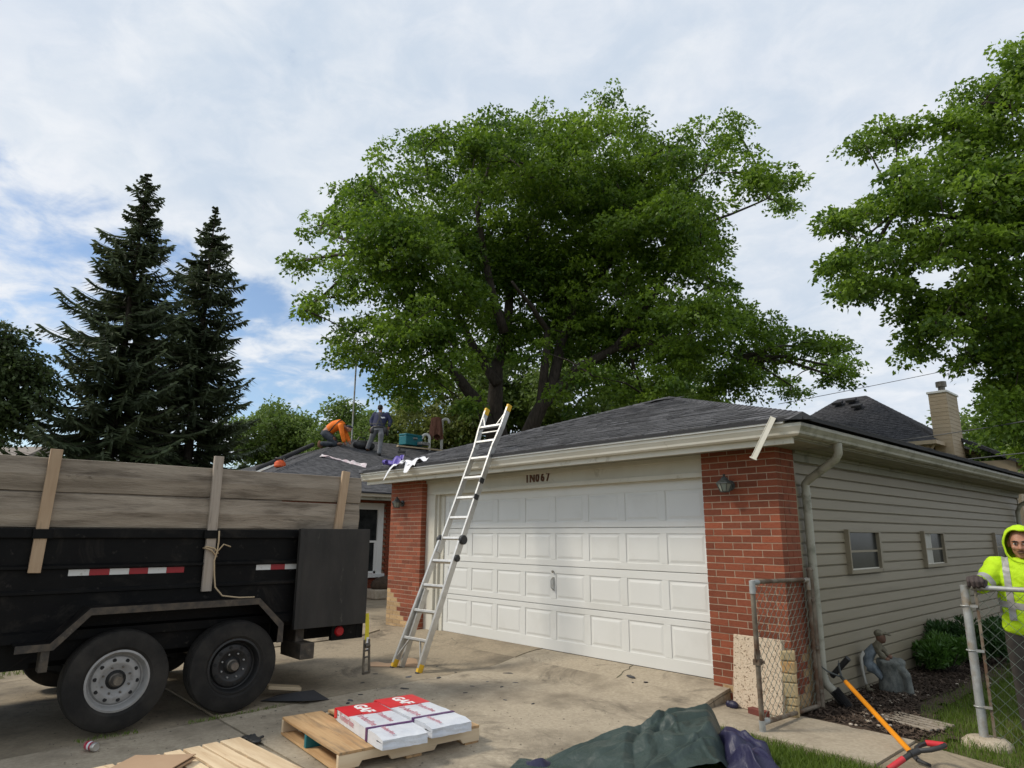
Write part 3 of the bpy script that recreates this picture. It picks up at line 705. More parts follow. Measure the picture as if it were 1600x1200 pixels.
rb.add([E0,E1,A0,A1,B0,B1]+[lo(p) for p in (E0,E1,A0,A1,B0,B1)], [(0,1,2),(1,5,3,2),(0,2,3,4),(6,8,7),(7,8,9,11),(6,10,9,8),(0,6,7,1),(1,7,11,5),(0,4,10,6),(5,11,9,3),(3,9,10,4)])
roof = rb.build('roof', M['felt'], gar)
sl = Vector((0, RY-EY, RZ-ZE)); SL = sl.length
roof_plane('shingles', (0,EY,ZE+.002), (1,0,0), sl, int(SL/.142), lambda s: (EX0+(RX-EX0)*s/SL, EX1+(RX-EX1)*s/SL), roof, 11, single=300)
sl2 = Vector((RX-EX1, 0, RZ-ZE)); S2 = sl2.length
roof_plane('shingles', (EX1,0,ZE+.002), (0,1,0), sl2, int(S2/.142), lambda s: (EY+(RY-EY)*s/S2, 10.9), roof, 12)
sl3 = Vector((RX-EX0, 0, RZ-ZE)); S3 = sl3.length
roof_plane('shingles', (EX0,0,ZE+.002), (0,1,0), sl3, int(S3/.142), lambda s: (EY+(RY-EY)*s/S3, 10.9), roof, 13)
# hip and ridge caps
def caps(a, b, parent, step=.14, w=.13):
    a, b = Vector(a), Vector(b); d = (b-a).normalized(); n = int((b-a).length/step); sd_ = d.cross(Vector((0,0,1))).normalized(); upn = sd_.cross(d)
    mb = MB()
    for i in range(n):
        p = a+d*(i*step); q = p+d*(step*1.25)
        mb.add([p-sd_*w-upn*.045, p+upn*.027, p+sd_*w-upn*.045, q-sd_*w-upn*.05, q+upn*.018, q+sd_*w-upn*.05], [(0,1,4,3),(1,2,5,4),(0,2,1)])
    o = mb.build('ridge_caps', M['shingle_mass'], parent); tag(o, kind='stuff')
caps((EX1,EY,ZE+.01), (RX,RY,RZ+.01), roof); caps((EX0,EY,ZE+.01), (RX,RY,RZ+.01), roof); caps((RX,RY,RZ+.01), (RX,10.9,RZ+.01), roof)
# one torn shingle near the hip
f = lambda x, s, h: Vector((x, EY, ZE))+sl.normalized()*s+Vector((0,-.3,.95))*h
mb = MB(); mb.add([f(-2.95,3.98,.02), f(-2.75,4.1,.05), f(-2.3,4.15,.02), f(-2.2,4.22,.03), f(-2.55,4.3,.012), f(-2.9,4.12,.012)], [(0,1,2,3,4,5)])
mb.build('torn_shingle', M['felt'], roof)
# the loose strip dangling from the corner
d = MB(); Mx = Matrix.Translation((1.40,-.80,2.60))
d.prism([(-.035,0),(.035,0),(.04,-.008),(.035,-.004),(-.035,-.004)], 'y', 0, .0)
mb = MB(); mb.bar((1.315,-.775,2.60), (1.10,-.80,2.23), .058, .006, (0,1,0)); mb.bar((1.288,-.772,2.60), (1.073,-.797,2.23), .004, .02, (0,1,0)); mb.bar((1.10,-.80,2.232),(1.095,-.801,2.222), .075, .012, (0,1,0))
o = mb.build('loose_trim_strip', M['trim'], None); tag(o, 'loose cream trim strip dangling from the garage roof corner', 'trim strip')
# --- lanterns
def lantern(x, z, label):
    t = thing('wall_lantern', (x,-.205,z), label, 'lamp', 'porch lanterns on the brick piers')
    mb = MB(); mb.lathe([(.0,.0),(.055,.0),(.055,.012),(.03,.02),(.0,.02)], 16, Matrix.Rotation(R(90),4,'X')); mb.path([(0,-.015,-.02),(0,-.05,.03),(0,-.09,.08),(0,-.12,.085)], .008, 8); mb.path([(0,-.015,.0),(0,-.06,-.03),(0,-.1,-.04)], .008, 6)
    mb.build('bracket', M['lamp_metal'], t, auto=True)
    c = Matrix.Translation((0,-.12,0))
    mb = MB(); mb.lathe([(.008,.115),(.016,.105),(.01,.092),(.03,.078),(.045,.055),(.088,.022),(.092,.012),(.086,.010),(.0,.012)], 8, c)
    mb.lathe([(.0,-.075),(.045,-.075),(.05,-.066),(.0,-.06)], 8, c)
    for i in range(8):
        a = 2*math.pi*i/8; mb.path([(.082*math.cos(a),-.12+.082*math.sin(a),.012),(.047*math.cos(a),-.12+.047*math.sin(a),-.07)], .005, 4)
    mb.build('cap', M['lamp_metal'], t)
    mb = MB(); mb.lathe([(.078,.010),(.045,-.066)], 8, c); mb.build('glass', M['lamp_glass'], t)
lantern(.50, 2.03, 'dark metal lantern on the brick pier beside the siding corner')
lantern(-5.82, 2.03, 'dark metal lantern on the brick pier behind the ladder')
# ------------------------------------------------------------------ house on the left
hou = thing('house', (0,0,0), 'low brick house with dark hip roof being reshingled behind the trailer', 'house')
HX, HY, HZ, HS = -10.0, -1.39, 2.5, .37
RXH = -15.48; RZH = HZ+HS*(HX-RXH); RYH = HY+(HX-RXH); YEND = 9.0; XL = 2*RXH-HX
mb = MB(); mb.box(XL+.6, -10.62, -.79, YEND-.4, -.3, 2.40); mb.build('wall_core', M['mortar'], hou)
# visible strip of brick wall beside the window, laid brick by brick
bw = MB(); rr = random.Random(4)
for c in range(37):
    z = -.1+c*.0675; p = -.79-(.11 if c % 2 else 0)
    while p < 4.2:
        s0, s1 = max(p,-.79), min(p+.206, 4.2)
        if s1-s0 > .02 and not (1.15 < (s0+s1)/2 < 2.36 and .55 < z < 2.26): bw.cbox((-10.60+rr.uniform(-.001,.001),(s0+s1)/2,z+.029),(.06,s1-s0,.058))
        p += .2155
o = bw.build('bricks', M['brick'], hou); tag(o, kind='stuff')
w = thing('window', (0,0,0), None, None); w.parent = hou
mb = MB(); x = -10.55
mb.box(-10.62,x,2.18,2.34,.55,2.26); mb.box(-10.62,x,1.1,1.24,.55,2.26); mb.box(-10.62,x,1.24,2.18,2.10,2.26); mb.box(-10.62,x+.05,1.06,2.40,.47,.56); mb.build('window_frame', M['white'], w, bevel=.006)
mb = MB(); mb.box(-10.61,-10.60,1.24,2.18,.56,2.10); mb.build('pane', M['glass'], w)
mb = MB(); mb.box(-10.599,-10.57,1.24,2.18,1.30,1.35); mb.box(-10.599,-10.575,2.12,2.18,.56,1.3); mb.box(-10.599,-10.575,1.24,2.18,.56,.62); mb.build('sash_bar', M['white'], w)
mb = MB(); mb.box(-10.62,-10.5,2.62,3.4,.47,.60); mb.build('window_sill', M['white'], hou, bevel=.01)
mb = MB(); mb.prism([(HX+o-.02, z-.045) for o, z in gutter_prof(0)], 'y', HY, YEND-.2); mb.build('gutter', M['gutter'], hou)
mb = MB(); mb.box(-10.05,-10.024,HY+.05,YEND-.2,2.31,2.50); mb.box(-10.6,-10.05,HY+.05,YEND-.2,2.33,2.35); mb.build('soffit', M['gutter_side'], hou)
mb = MB(); mb.path([(-9.97,2.42,2.40),(-9.97,2.42,2.33),(-10.45,2.62,2.1),(-10.52,2.62,2.0),(-10.52,2.62,-.1)], .045, 10); mb.build('downspout', M['gutter'], hou, auto=True)
h0, h1, hl = (HX+.13,HY-.13,HZ-.02), (HX+.13,YEND,HZ-.02), (XL-.13,HY-.13,HZ-.02); hr0, hr1, hl1 = (RXH,RYH,RZH), (RXH,YEND,RZH), (XL-.13,YEND,HZ-.02)
mb = MB(); mb.add([h0,h1,hr1,hr0,hl,hl1]+[lo(p) for p in (h0,h1,hr1,hr0,hl,hl1)], [(0,1,2,3),(4,0,3),(4,3,2,5),(6,9,8,7),(10,9,6),(10,11,8,9),(0,6,7,1),(4,10,6,0),(5,11,10,4),(1,7,8,2),(2,8,11,5)])
hroof = mb.build('roof', M['felt'], hou)
sH = Vector((hr0[0]-h0[0],0,hr0[2]-h0[2])); SH = sH.length
roof_plane('shingles', (h0[0],0,h0[2]+.002), (0,1,0), sH, int(SH/.142), lambda s: (h0[1]+(hr0[1]-h0[1])*s/SH, YEND), hroof, 21, th=.004)
sF = Vector((0,hr0[1]-h0[1],hr0[2]-h0[2])); SF = sF.length
roof_plane('shingles', (0,h0[1],h0[2]+.002), (1,0,0), sF, int(SF/.142), lambda s: (hl[0]+(hr0[0]-hl[0])*s/SF, h0[0]+(hr0[0]-h0[0])*s/SF), hroof, 22, th=.004)
caps((h0[0],h0[1],h0[2]+.01), (hr0[0],hr0[1],hr0[2]+.01), hroof); caps((hr0[0],hr0[1],hr0[2]+.01), (hr1[0],hr1[1],hr1[2]+.01), hroof)
def hz(x, y):
    """height of the house roof surface"""
    return HZ+HS*min(HX-x, y-HY)+.0
# --- things on the house roof
def film(name, x, y, L_, W_, rz, m, label, cat, seed=1, lump=.05, zf=hz, group=None):
    rr = random.Random(seed); ca, sa = math.cos(rz), math.sin(rz); ph = rr.uniform(0,9)
    def fn(u, v):
        a = (u-.5)*L_; b = (v-.5)*W_*(1+.5*math.sin(u*7+ph)+.25*math.sin(u*17+ph))
        X_ = x+a*ca-b*sa; Y_ = y+a*sa+b*ca
        return (X_, Y_, zf(X_, Y_)+.02+lump*abs(mnoise.noise(Vector((X_*5+seed, Y_*5, 1.))))*1.6+lump*.5*math.sin(v*9+u*5))
    o = sheet(name, 26, 10, fn, m); tag(o, label, cat, group); return o
film('wrapper', -12.55, 2.2, 1.25, .26, R(55), M['film_pink'], 'long torn white and pink plastic wrapper on the house roof', 'wrapper', 3, .06)
film('wrapper', -13.4, 5.55, .3, .22, R(20), M['film_pink'], 'small scrap of pink plastic lying on the house roof', 'wrapper', 5, .10)
gz2 = lambda x, y: ZE+.3365*(max(y, EY)-EY)-(.0 if y > EY else (EY-y)*1.6)
o = film('wrapper', -5.02, -.66, .72, .26, R(6), M['film_white'], 'crumpled white plastic wrapper hanging over the garage gutter', 'wrapper', 8, .05, gz2)
o = film('wrapper', -5.55, -.62, .36, .22, R(30), M['film_blue'], 'crumpled blue plastic wrapper beside the garage gutter', 'wrapper', 9, .09, lambda x, y: gz2(x, y)+.03)
# toolbox, board, pipes
tb = thing('tool_box', (-15.35,6.25,hz(-15.35,6.25)+.03), 'teal plastic tool box on the ridge of the house roof', 'tool box', rz=R(10))
mb = MB(); mb.box(-.18,.18,-.40,.40,.03,.34); mb.build('case', M['teal'], tb, bevel=.02)
mb = MB(); mb.box(-.19,.19,-.41,.41,.34,.42); mb.build('lid', M['teal'], tb, bevel=.02)
mb = MB(); mb.box(.2,.42,.12,.52,.06,.16); mb.box(.18,.26,-.08,.08,.24,.30); mb.build('latch', M['rim'], tb, bevel=.01)
mb = MB(); mb.bar((-15.10,5.55,hz(-15.1,5.55)+.06),(-15.10,8.6,hz(-15.1,8.6)+.06),.12,.05); o = mb.build('roof_board', M['lumber'], None, bevel=.004); tag(o, 'pale lumber board nailed along the house roof under the tool box', 'board')
def cane(x, y, h, r, ang, label, hook=True):
    z = hz(x, y); ca, sa = math.cos(ang), math.sin(ang); pts = [(x,y,z-.05),(x,y,z+h)]
    if hook: pts = [(x,y,z-.05),(x,y,z+h*.5)]+[(x+ca*.13*(1-math.cos(t)), y+sa*.13*(1-math.cos(t)), z+h+.13*math.sin(t)) for t in [math.pi*k/10 for k in range(12)]]
    mb = MB(); mb.path(pts, r, 12); o = mb.build('vent_pipe', M['pvc'], None, smooth=True); return tag(o, label, 'pipe', 'white vent pipes on the house roof')
cane(-15.1, 6.87, .46, .05, R(228), 'hooked white pipe in front of the brown cloth on the roof')
cane(-15.3, 7.55, 1.05, .05, R(42), 'taller white pipe with the brown cloth draped over it')
pc = Vector((-15.2, 7.25, hz(-15.2,7.25)))
def cloth(u, v):
    a = u*2*math.pi; r_ = .17*(1+.12*v)+.075*v*math.sin(a*6+v*2)+.03*math.sin(a*3+1); zt = 1.25-.75*(v**1.1)
    if v < .08: r_ *= v/.08
    return (pc.x+r_*math.cos(a)*.8, pc.y+r_*math.sin(a)*1.15, pc.z+zt-.1*math.sin(a*3)*v)
o = sheet('brown_cloth', 40, 12, cloth, M['brown_cloth']); tag(o, 'brown leather tool cloth draped over the white vent pipe', 'cloth')
ot = thing('air_hose_reel', (-12.42,.34,hz(-12.42,.34)+.02), 'orange tool lying near the left edge of the house roof', 'tool'); ot.scale = (.62,.62,.62)
mb = MB(); mb.lathe([(.0,0),(.2,0),(.24,.06),(.22,.2),(.12,.3),(.0,.32)], 16, close=False); mb.build('case', M['orange_tool'], ot, auto=True)
mb = MB(); mb.path([(.2*math.cos(t)*1.0,.2*math.sin(t),.36+.02*math.sin(3*t)) for t in [k*2*math.pi/18 for k in range(19)]], .03, 8); mb.path([(-.1,0,.3),(0,0,.46),(.1,0,.3)], .025, 8); mb.build('handle', M['black_plastic'], ot, auto=True)
mb = MB()
for i, (a, b, c_) in enumerate(((-11.6,-.35,.03),(-12.1,-.2,.035))):
    mb.bar((a+.1,HY+.25+i*.5,hz(a+.1,HY+.25+i*.5)+.05),(a-2.0,HY+2.0+i*.5,hz(a-2.0,HY+2.0+i*.5)+.06),.10,.03)
o = mb.build('drip_edge_bundle', M['alu_dull'], None); tag(o, 'long grey metal drip edge strips lying on the house roof', 'metal strip')
mb = MB(); mb.path([(-13.35,.15,hz(-13.35,.15)+.1),(-16.2,3.0,hz(-15.4,3.4)+.08)], .07, 10); o = mb.build('shingle_roll', M['felt'], None, smooth=True); tag(o, 'black roll of roofing felt along the far hip of the house roof', 'roofing felt')
# TV antenna
ax, ay = -17.1, 4.9
an = thing('tv_antenna', (ax,ay,3.6), 'tall thin television antenna mast rising behind the kneeling roofer', 'antenna')
mb = MB(); mb.path([(0,0,0),(0,0,4.95)], .03, 8); mb.build('mast', M['alu_dull'], an)
mb = MB(); dv = Vector((.75,.66,0)); pv = Vector((-.66,.75,0)); b0 = Vector((0,0,4.85))
mb.path([b0-dv*1.0, b0+dv*1.6], .018, 6)
for i in range(9):
    q = b0+dv*(-1.0+i*.32); l = 1.0-.07*i; mb.path([q-pv*l, q+pv*l], .008, 5)
q = b0-Vector((0,0,.35)); mb.path([q, q+dv*1.5+Vector((0,0,-.15))], .012, 5)
for i in range(6): p_ = q+dv*(.2+i*.25)-Vector((0,0,.03*i)); mb.path([p_-pv*.5, p_+pv*.5], .007, 5)
mb.build('array', M['alu_dull'], an)
# clutter at the foot of the house wall
t = thing('planter', (-10.2,2.35,0), 'low stone planter at the foot of the house wall', 'planter')
mb = MB(); mb.box(-.35,.25,-.5,.5,0,.22); mb.build('box', M['concrete_rough'], t, bevel=.03)
mb = MB(); mb.ell((-.05,0,.3),(.3,.45,.22),12,8); mb.build('soil', M['soil'], t, smooth=True)

# ------------------------------------------------------------------ dump trailer
tr = thing('dump_trailer', (-3.6,-4.6,-.165), 'black tandem axle dump trailer with tall weathered plank sides', 'trailer')
O = Vector(tr.location)
class TB(MB):
    def build(s, name, mats, parent=tr, **k):
        # world coordinates to the trailer's own
        if parent is tr or parent.parent is tr or parent.get('_tr'): s.v = [(a-O.x, b-O.y, c-O.z) for a, b, c in s.v]
        return MB.build(s, name, mats, parent, **k)
SX = -2.86; YR = -2.72; YF = -9.2; XB = -4.95
b = TB(); b.box(SX-.02, SX, YF, YR, .62, 1.46); b.box(XB, XB+.02, YF, YR, .62, 1.46); b.box(XB,SX,YF,YF+.04,.62,1.46); b.box(XB+.02,SX-.02,YF,YR,.60,.66); b.build('body', M['metal_black'])
b = TB(); b.box(SX-.07, SX+.035, YF, YR, 1.457, 1.545); b.box(XB-.035,XB+.07,YF,YR,1.457,1.545); b.build('top_rail', M['metal_black'], bevel=.008)
for i, (z0, z1, o_) in enumerate(((1.195,1.240,.035),(.985,1.03,.022),(.60,.70,.05))):
    b = TB(); b.prism([(SX+.001,z0),(SX+o_,z0+.008),(SX+o_,z1-.014),(SX+.001,z1)], 'x', 0, 0) if False else b.add(
        [(SX+.001,YF,z0),(SX+o_,YF,z0+.006),(SX+o_,YF,z1-.018),(SX+.001,YF,z1),(SX+.001,YR,z0),(SX+o_,YR,z0+.006),(SX+o_,YR,z1-.018),(SX+.001,YR,z1)], [(0,1,5,4),(1,2,6,5),(2,3,7,6),(0,3,2,1),(4,5,6,7)])
    b.build('side_rib', M['metal_black'])
for y in (-8.6,-7.7,-6.9,-5.79,-4.4,-3.02):
    b = TB(); b.box(SX, SX+.03, y-.09, y-.055, .70, 1.457); b.box(SX, SX+.03, y+.055, y+.09, .70, 1.457); b.build('stake_rib', M['metal_black']) if y < -6 else None
b = TB(); b.box(-4.55,-4.40,YF-1,YR+.1,.34,.60); b.box(-3.40,-3.25,YF-1,YR+.1,.34,.60)
for y in (-3.4,-4.6,-5.8,-7): b.box(-4.4,-3.4,y-.05,y+.05,.36,.58)
b.box(XB+.05,SX-.05,YF,YR,.56,.61); b.build('chassis', M['metal_black'])
b = TB(); b.box(SX-.10,SX-.02,YF,-5.75,.39,.598); b.build('frame_rail', M['metal_black'])
b = TB(); b.box(XB+.02,XB+.10,YF,YR,.36,.598); b.build('frame_rail', M['metal_black'])
b = TB(); b.box(SX-.10,SX-.02,-5.75,-3.6,.44,.598); b.build('frame_rail', M['metal_black'])
b = TB(); b.box(-3.25,-2.9,-3.4,-3.3,.25,.6); b.box(-3.2,-2.72,-3.42,-3.26,.22,.38); b.build('stabiliser_foot', M['metal_edge'], bevel=.008)
b = TB(); b.box(XB,SX+.04,YR,YR+.09,.36,.62); b.build('rear_bumper', M['metal_black'], bevel=.01)
b = TB(); b.lathe([(.0,.028),(.04,.028),(.052,.015),(.055,0)], 20, Matrix.Translation((SX+.04,-2.93,.455)) @ Matrix.Rotation(R(90),4,'Y')); b.build('tail_lamp', M['light_red'], auto=True)
b = TB(); b.box(SX-.02,SX+.04,-3.02,-2.72,.36,.54); b.build('lamp_box', M['metal_black'], bevel=.006)
# the rear barn door folded flat along the side
b = TB(); b.box(-2.765,-2.725,-3.51,-2.655,.525,1.56); dro = b.build('rear_door', M['metal_door'], bevel=.004)
b = TB(); b.box(-2.7245,-2.71,-3.51,-3.46,.53,1.555); b.build('door_edge', M['metal_door'], dro)
for z in (.6,1.3): b = TB(); b.box(-2.82,-2.766,-2.78,-2.68,z,z+.12); b.build('door_hinge', M['metal_black'], dro)
# fender
fp = [(-5.90,.605),(-5.66,.605),(-5.405,.865),(-3.955,.865),(-3.70,.615),(-3.70,.44)]
b = TB(); w0, w1, th = -2.86, -2.585, .012
def off(pts, d):
    outp = []
    for i, p in enumerate(pts):
        a = Vector(pts[max(i-1,0)]); c = Vector(pts[min(i+1,len(pts)-1)]); t_ = (c-a).normalized(); n_ = Vector((-t_.y, t_.x)); outp.append((p[0]+n_.x*d, p[1]+n_.y*d))
    return outp
f2 = off(fp, .012); b.prism(fp+f2[::-1], 'x', w0, w1); fen = b.build('fender', M['metal_black'])
f3 = off(fp, -.045); b = TB(); b.prism(off(fp,.014)+f3[::-1], 'x', w1+.001, w1+.012); b.build('fender_lip', M['metal_edge'], fen)
b = TB(); b.box(-2.72,-2.585,-5.72,-5.66,.40,.60); b.build('fender_bracket', M['metal_edge'], fen)
# wheels
def tyre_profile(r, w):
    return [(r*.60,-w*.42),(r*.66,-w*.5),(r*.80,-w*.5),(r*.90,-w*.47),(r*.965,-w*.42),(r*.985,-w*.36),(r*.985,-w*.30),(r*.975,-w*.29),(r*.975,-w*.27),(r*.99,-w*.26),(r*.995,-w*.09),(r*.98,-w*.08),(r*.98,-w*.06),(r*.997,-w*.05),(r*.997,w*.05),(r*.98,w*.06),(r*.98,w*.08),(r*.995,w*.09),(r*.99,w*.26),(r*.975,w*.27),(r*.975,w*.29),(r*.985,w*.30),(r*.985,w*.36),(r*.965,w*.42),(r*.90,w*.47),(r*.80,w*.5),(r*.66,w*.5),(r*.60,w*.42)]
def wheel(x, y, z, r, sgn, rimm, holes=10, dark=False):
    wv = thing('wheel', (x-O.x,y-O.y,z-O.z), None, None); wv.parent = tr
    Mx = Matrix.Rotation(R(90)*sgn, 4, 'Y')
    mb = MB(); mb.lathe(tyre_profile(r,.235), 56, Mx); mb.build('tyre', M['rubber'], wv, auto=True)
    R0 = r*.565
    mb = MB(); mb.lathe([(R0*1.06,.088),(R0*1.07,.104),(R0*1.0,.108),(R0*.97,.098),(R0*.93,.06),(R0*.90,.03),(R0*.86,.026),(R0*.80,.046),(R0*.62,.060),(R0*.56,.056),(R0*.40,.030),(R0*.27,.030),(R0*.27,-.05),(0,-.05)], 48, Mx); rm = mb.build('rim', rimm, wv, auto=True)
    for i in range(holes):
        a = 2*math.pi*(i+.3)/holes; rad_ = R0*.70
        mb = MB(); mb.lathe([(0,.002),(R0*.068,.0015),(R0*.07,-.01)], 12); Mh = Mx @ Matrix.Translation((rad_*math.cos(a), rad_*math.sin(a), .056)); mb.v = [tuple(Mh @ Vector(p)) for p in mb.v]
        mb.build('hand_hole', M['dark'], wv)
    for i in range(8):
        a = 2*math.pi*(i+.5)/8
        mb = MB(); mb.lathe([(.009,.0),(.009,.022),(.0,.024)], 6, Mx @ Matrix.Translation((R0*.47*math.cos(a),R0*.47*math.sin(a),.036))); mb.build('lug_nut', M['hub'] if not dark else M['rim'], wv)
    mb = MB(); mb.lathe([(R0*.25,-.05),(R0*.25,.05),(R0*.20,.06),(R0*.19,.10),(R0*.15,.115),(0,.115)], 20, Mx); mb.build('hub', M['hub'], wv, auto=True)
    mb = MB(); mb.lathe([(R0*.255,.056),(R0*.30,.045),(R0*.34,.032)], 20, Mx); mb.build('hub_ring', M['rim_black'], wv, auto=True)
wheel(-2.74, -5.12, .255, .42, 1, M['rim']); wheel(-2.74, -4.12, .255, .42, 1, M['rim_black'], dark=True)
wheel(-5.07, -5.12, .255, .42, -1, M['rim']); wheel(-5.07, -4.12, .255, .42, -1, M['rim'])
b = TB(); b.path([(-5.0,-5.12,.255),(-2.8,-5.12,.255)], .06, 10); b.path([(-5.0,-4.12,.255),(-2.8,-4.12,.255)], .06, 10)
for y in (-5.12,-4.12): b.bar((-3.33,y-.42,.33),(-3.33,y,.20),.07,.05); b.bar((-3.33,y,.20),(-3.33,y+.42,.33),.07,.05)
b.build('axle', M['rim_black'])
# reflective tape segments
def tape(y0, y1, n, first):
    d = (y1-y0)/n
    for i in range(n):
        b = TB(); b.box(SX+.0005,SX+.004,y0+i*d,y0+(i+1)*d-.001,1.135,1.188); b.build('reflector_tape', M['tape_white'] if (i+first) % 2 == 0 else M['tape_red'])
tape(-5.565,-4.61,6,0); tape(-3.905,-3.44,3,0)
# plank sides and stakes
def plank(x0, x1, y0, y1, z0, z1, seed):
    rr = random.Random(seed); n = 30; vs = []; fs = []
    for i in range(n+1):
        y = y0+(y1-y0)*i/n; w1_ = .006*mnoise.noise(Vector((y*1.3, seed, 0))); w2_ = .006*mnoise.noise(Vector((y*1.1, seed+5, 0))); bx = .010*mnoise.noise(Vector((y*.6, seed+9, 0)))
        vs += [(x0+bx,y,z0+w1_),(x1+bx,y,z0+w1_+.006),(x1+bx+.020,y,(z0+z1)/2),(x1+bx,y,z1+w2_-.006),(x0+bx,y,z1+w2_)]
    for i in range(n):
        for j in range(5): fs.append((i*5+j, i*5+(j+1)%5, (i+1)*5+(j+1)%5, (i+1)*5+j))
    fs += [tuple(range(5))[::-1], tuple(n*5+j for j in range(5))]
    b = TB(); b.add(vs, fs); b.build('plank', M['plank'])
plank(SX-.035, SX+.005, YF, -2.745, 1.548, 1.848, 3); plank(SX-.035, SX+.005, YF, -2.735, 1.856, 2.155, 8)
plank(XB, XB+.04, YF, -2.8, 1.548, 1.848, 13); plank(XB, XB+.04, YF, -2.8, 1.856, 2.155, 18)
for y, zt, zb, lean, m in ((-5.80,2.225,1.17,.02,M['stake']),(-4.40,2.275,.95,-.004,M['stake_grey']),(-2.98,2.215,1.35,.06,M['stake'])):
    b = TB(); b.bar((SX+.036,y-lean,zb),(SX+.036,y+lean*.4,zt),.092,.040,(1,0,0)); b.build('stake', m, bevel=.004)
    b = TB(); b.box(SX+.057,SX+.068,y-.075,y+.075,1.455,1.535); b.box(SX+.0,SX+.057,y-.075,y-.06,1.455,1.535); b.box(SX+.0,SX+.057,y+.06,y+.075,1.455,1.535); b.build('stake_pocket', M['metal_black'], bevel=.004)
# strap and rope
st = thing('ratchet_strap', (-2.80,-2.60,.62), 'yellow ratchet strap hanging from the trailer tail', 'strap')
mb = MB(); mb.add([(0,-.03,0),(0,.03,0),(.012,.028,-.14),(.008,.03,-.30),(.0,.03,-.30),(.0,-.03,-.30),(.008,-.03,-.30),(.012,-.028,-.14)], [(0,1,2,7),(7,2,3,6)])
mb.build('webbing', M['yellow_strap'], st)
mb = MB(); mb.box(.009,.012,-.005,.03,-.26,-.40); mb.build('tag_label', M['film_white'], st)
mb = MB()
for s in (-1,1): mb.bar((.01,s*.032,-.28),(.01,s*.045,-.64),.006,.03,(0,1,0))
for z in (-.33,-.40,-.47): mb.path([(.01,-.035,z),(.01,.035,z)], .010, 8)
mb.box(-.005,.025,-.048,.048,-.65,-.625); mb.path([(.02,-.03,-.35),(.02,.03,-.35)], .022, 10); mb.build('ratchet', M['hub'], st)
st.rotation_euler = (R(2),0,R(10))
mb = MB(); x = SX+.075
mb.path([(x,-4.34,1.53),(x,-4.335,1.42),(x+.01,-4.345,1.33),(x,-4.36,1.24),(x,-4.345,1.10),(x+.01,-4.33,.99),(x+.03,-4.26,.905),(x+.1,-4.12,.885),(x+.14,-3.98,.885)], .008, 6)
mb.path([(x,-4.34,1.28),(x+.005,-4.40,1.345),(x,-4.46,1.365),(x-.03,-4.47,1.36),(x-.0,-4.45,1.38),(x+.008,-4.37,1.36),(x,-4.33,1.31)], .008, 6)
mb.path([(x,-4.36,1.30),(x+.02,-4.29,1.40),(x+.02,-4.22,1.375)], .007, 6)
o = mb.build('rope', M['rope'], None, smooth=True); tag(o, 'tan rope knotted around the middle trailer stake', 'rope')

# ------------------------------------------------------------------ ladder
ld = thing('folding_ladder', (-3.13,-1.80,-.133), 'aluminium folding ladder leaning on the garage gutter with yellow feet', 'ladder')
fl, fr = Vector((-3.385,-1.82,-.133)), Vector((-2.885,-1.79,-.133)); up_ = (Vector((-3.0,-.78,2.585))-Vector((-3.135,-1.805,-.133))).normalized()
LT = 3.66; LH = 1.62   # total length, lower (outer) half
side_ = (fr-fl).normalized(); nrm_ = side_.cross(up_).normalized(); OL = Vector(ld.location)
cen = (fl+fr)/2
def lp(s, t, d=0): return cen+side_*s+up_*t+nrm_*d-OL
def half(t): return .250-.030*min(1,t/LT)
for s in (-1,1):
    mb = MB()
    mb.bar(lp(s*.255,.05,.012), lp(s*.205,LH+.04,.012), .034, .082, nrm_)    # outer rail, lower half
    mb.build('rail', M['alu'], ld, bevel=.003)
    mb = MB(); mb.bar(lp(s*.185,.03,-.055), lp(s*.185,LH*.62,-.02), .030, .075, nrm_); mb.build('rail', M['alu'], ld, bevel=.003)
    mb = MB(); mb.bar(lp(s*.195,LH-.12,-.012), lp(s*.185,LT-.62,-.012), .032, .080, nrm_); mb.bar(lp(s*.185,LT-.62,-.012), lp(s*.225,LT-.32,-.012), .032, .080, nrm_); mb.bar(lp(s*.225,LT-.33,-.012), lp(s*.228,LT,-.012), .032, .080, nrm_); mb.build('rail', M['alu'], ld, bevel=.003)
    mb = MB(); mb.bar(lp(s*.256,-.0,.012), lp(s*.254,.10,.012), .042, .075, nrm_); mb.build('foot_cap', M['yellow'], ld, bevel=.006)
    mb = MB(); mb.bar(lp(s*.256,-.02,.012), lp(s*.256,.005,.012), .048, .08, nrm_); mb.bar(lp(s*.185,.0,-.055), lp(s*.185,.035,-.055), .03, .065, nrm_); mb.build('rubber_foot', M['black_plastic'], ld, bevel=.006)
    mb = MB(); mb.bar(lp(s*.229,LT-.06,-.012), lp(s*.229,LT+.045,-.012), .042, .078, nrm_); mb.build('end_cap', M['yellow'], ld, bevel=.006)
    for tt, rr_ in ((LH+.06,.062),(LH-.19,.045)):
        mb = MB(); Mx = Matrix.Translation(lp(s*(.225),tt,.0)) @ side_.to_track_quat('Z','Y').to_matrix().to_4x4()
        if tt < LH and s < 0: continue
        mb.lathe([(0,-.03),(rr_*.8,-.03),(rr_,-.02),(rr_,.02),(rr_*.8,.03),(0,.03)], 18, Mx); mb.build('hinge_knob', M['black_plastic'], ld, auto=True)
    mb = MB(); mb.bar(lp(s*.245,.12,.03), lp(s*.10,.37,.03), .014, .02, nrm_); mb.build('brace', M['alu'], ld)
    mb = MB(); mb.bar(lp(s*.22,LT-.10,.01), lp(s*.12,LT-.27,.01), .014, .02, nrm_); mb.build('brace', M['alu'], ld)
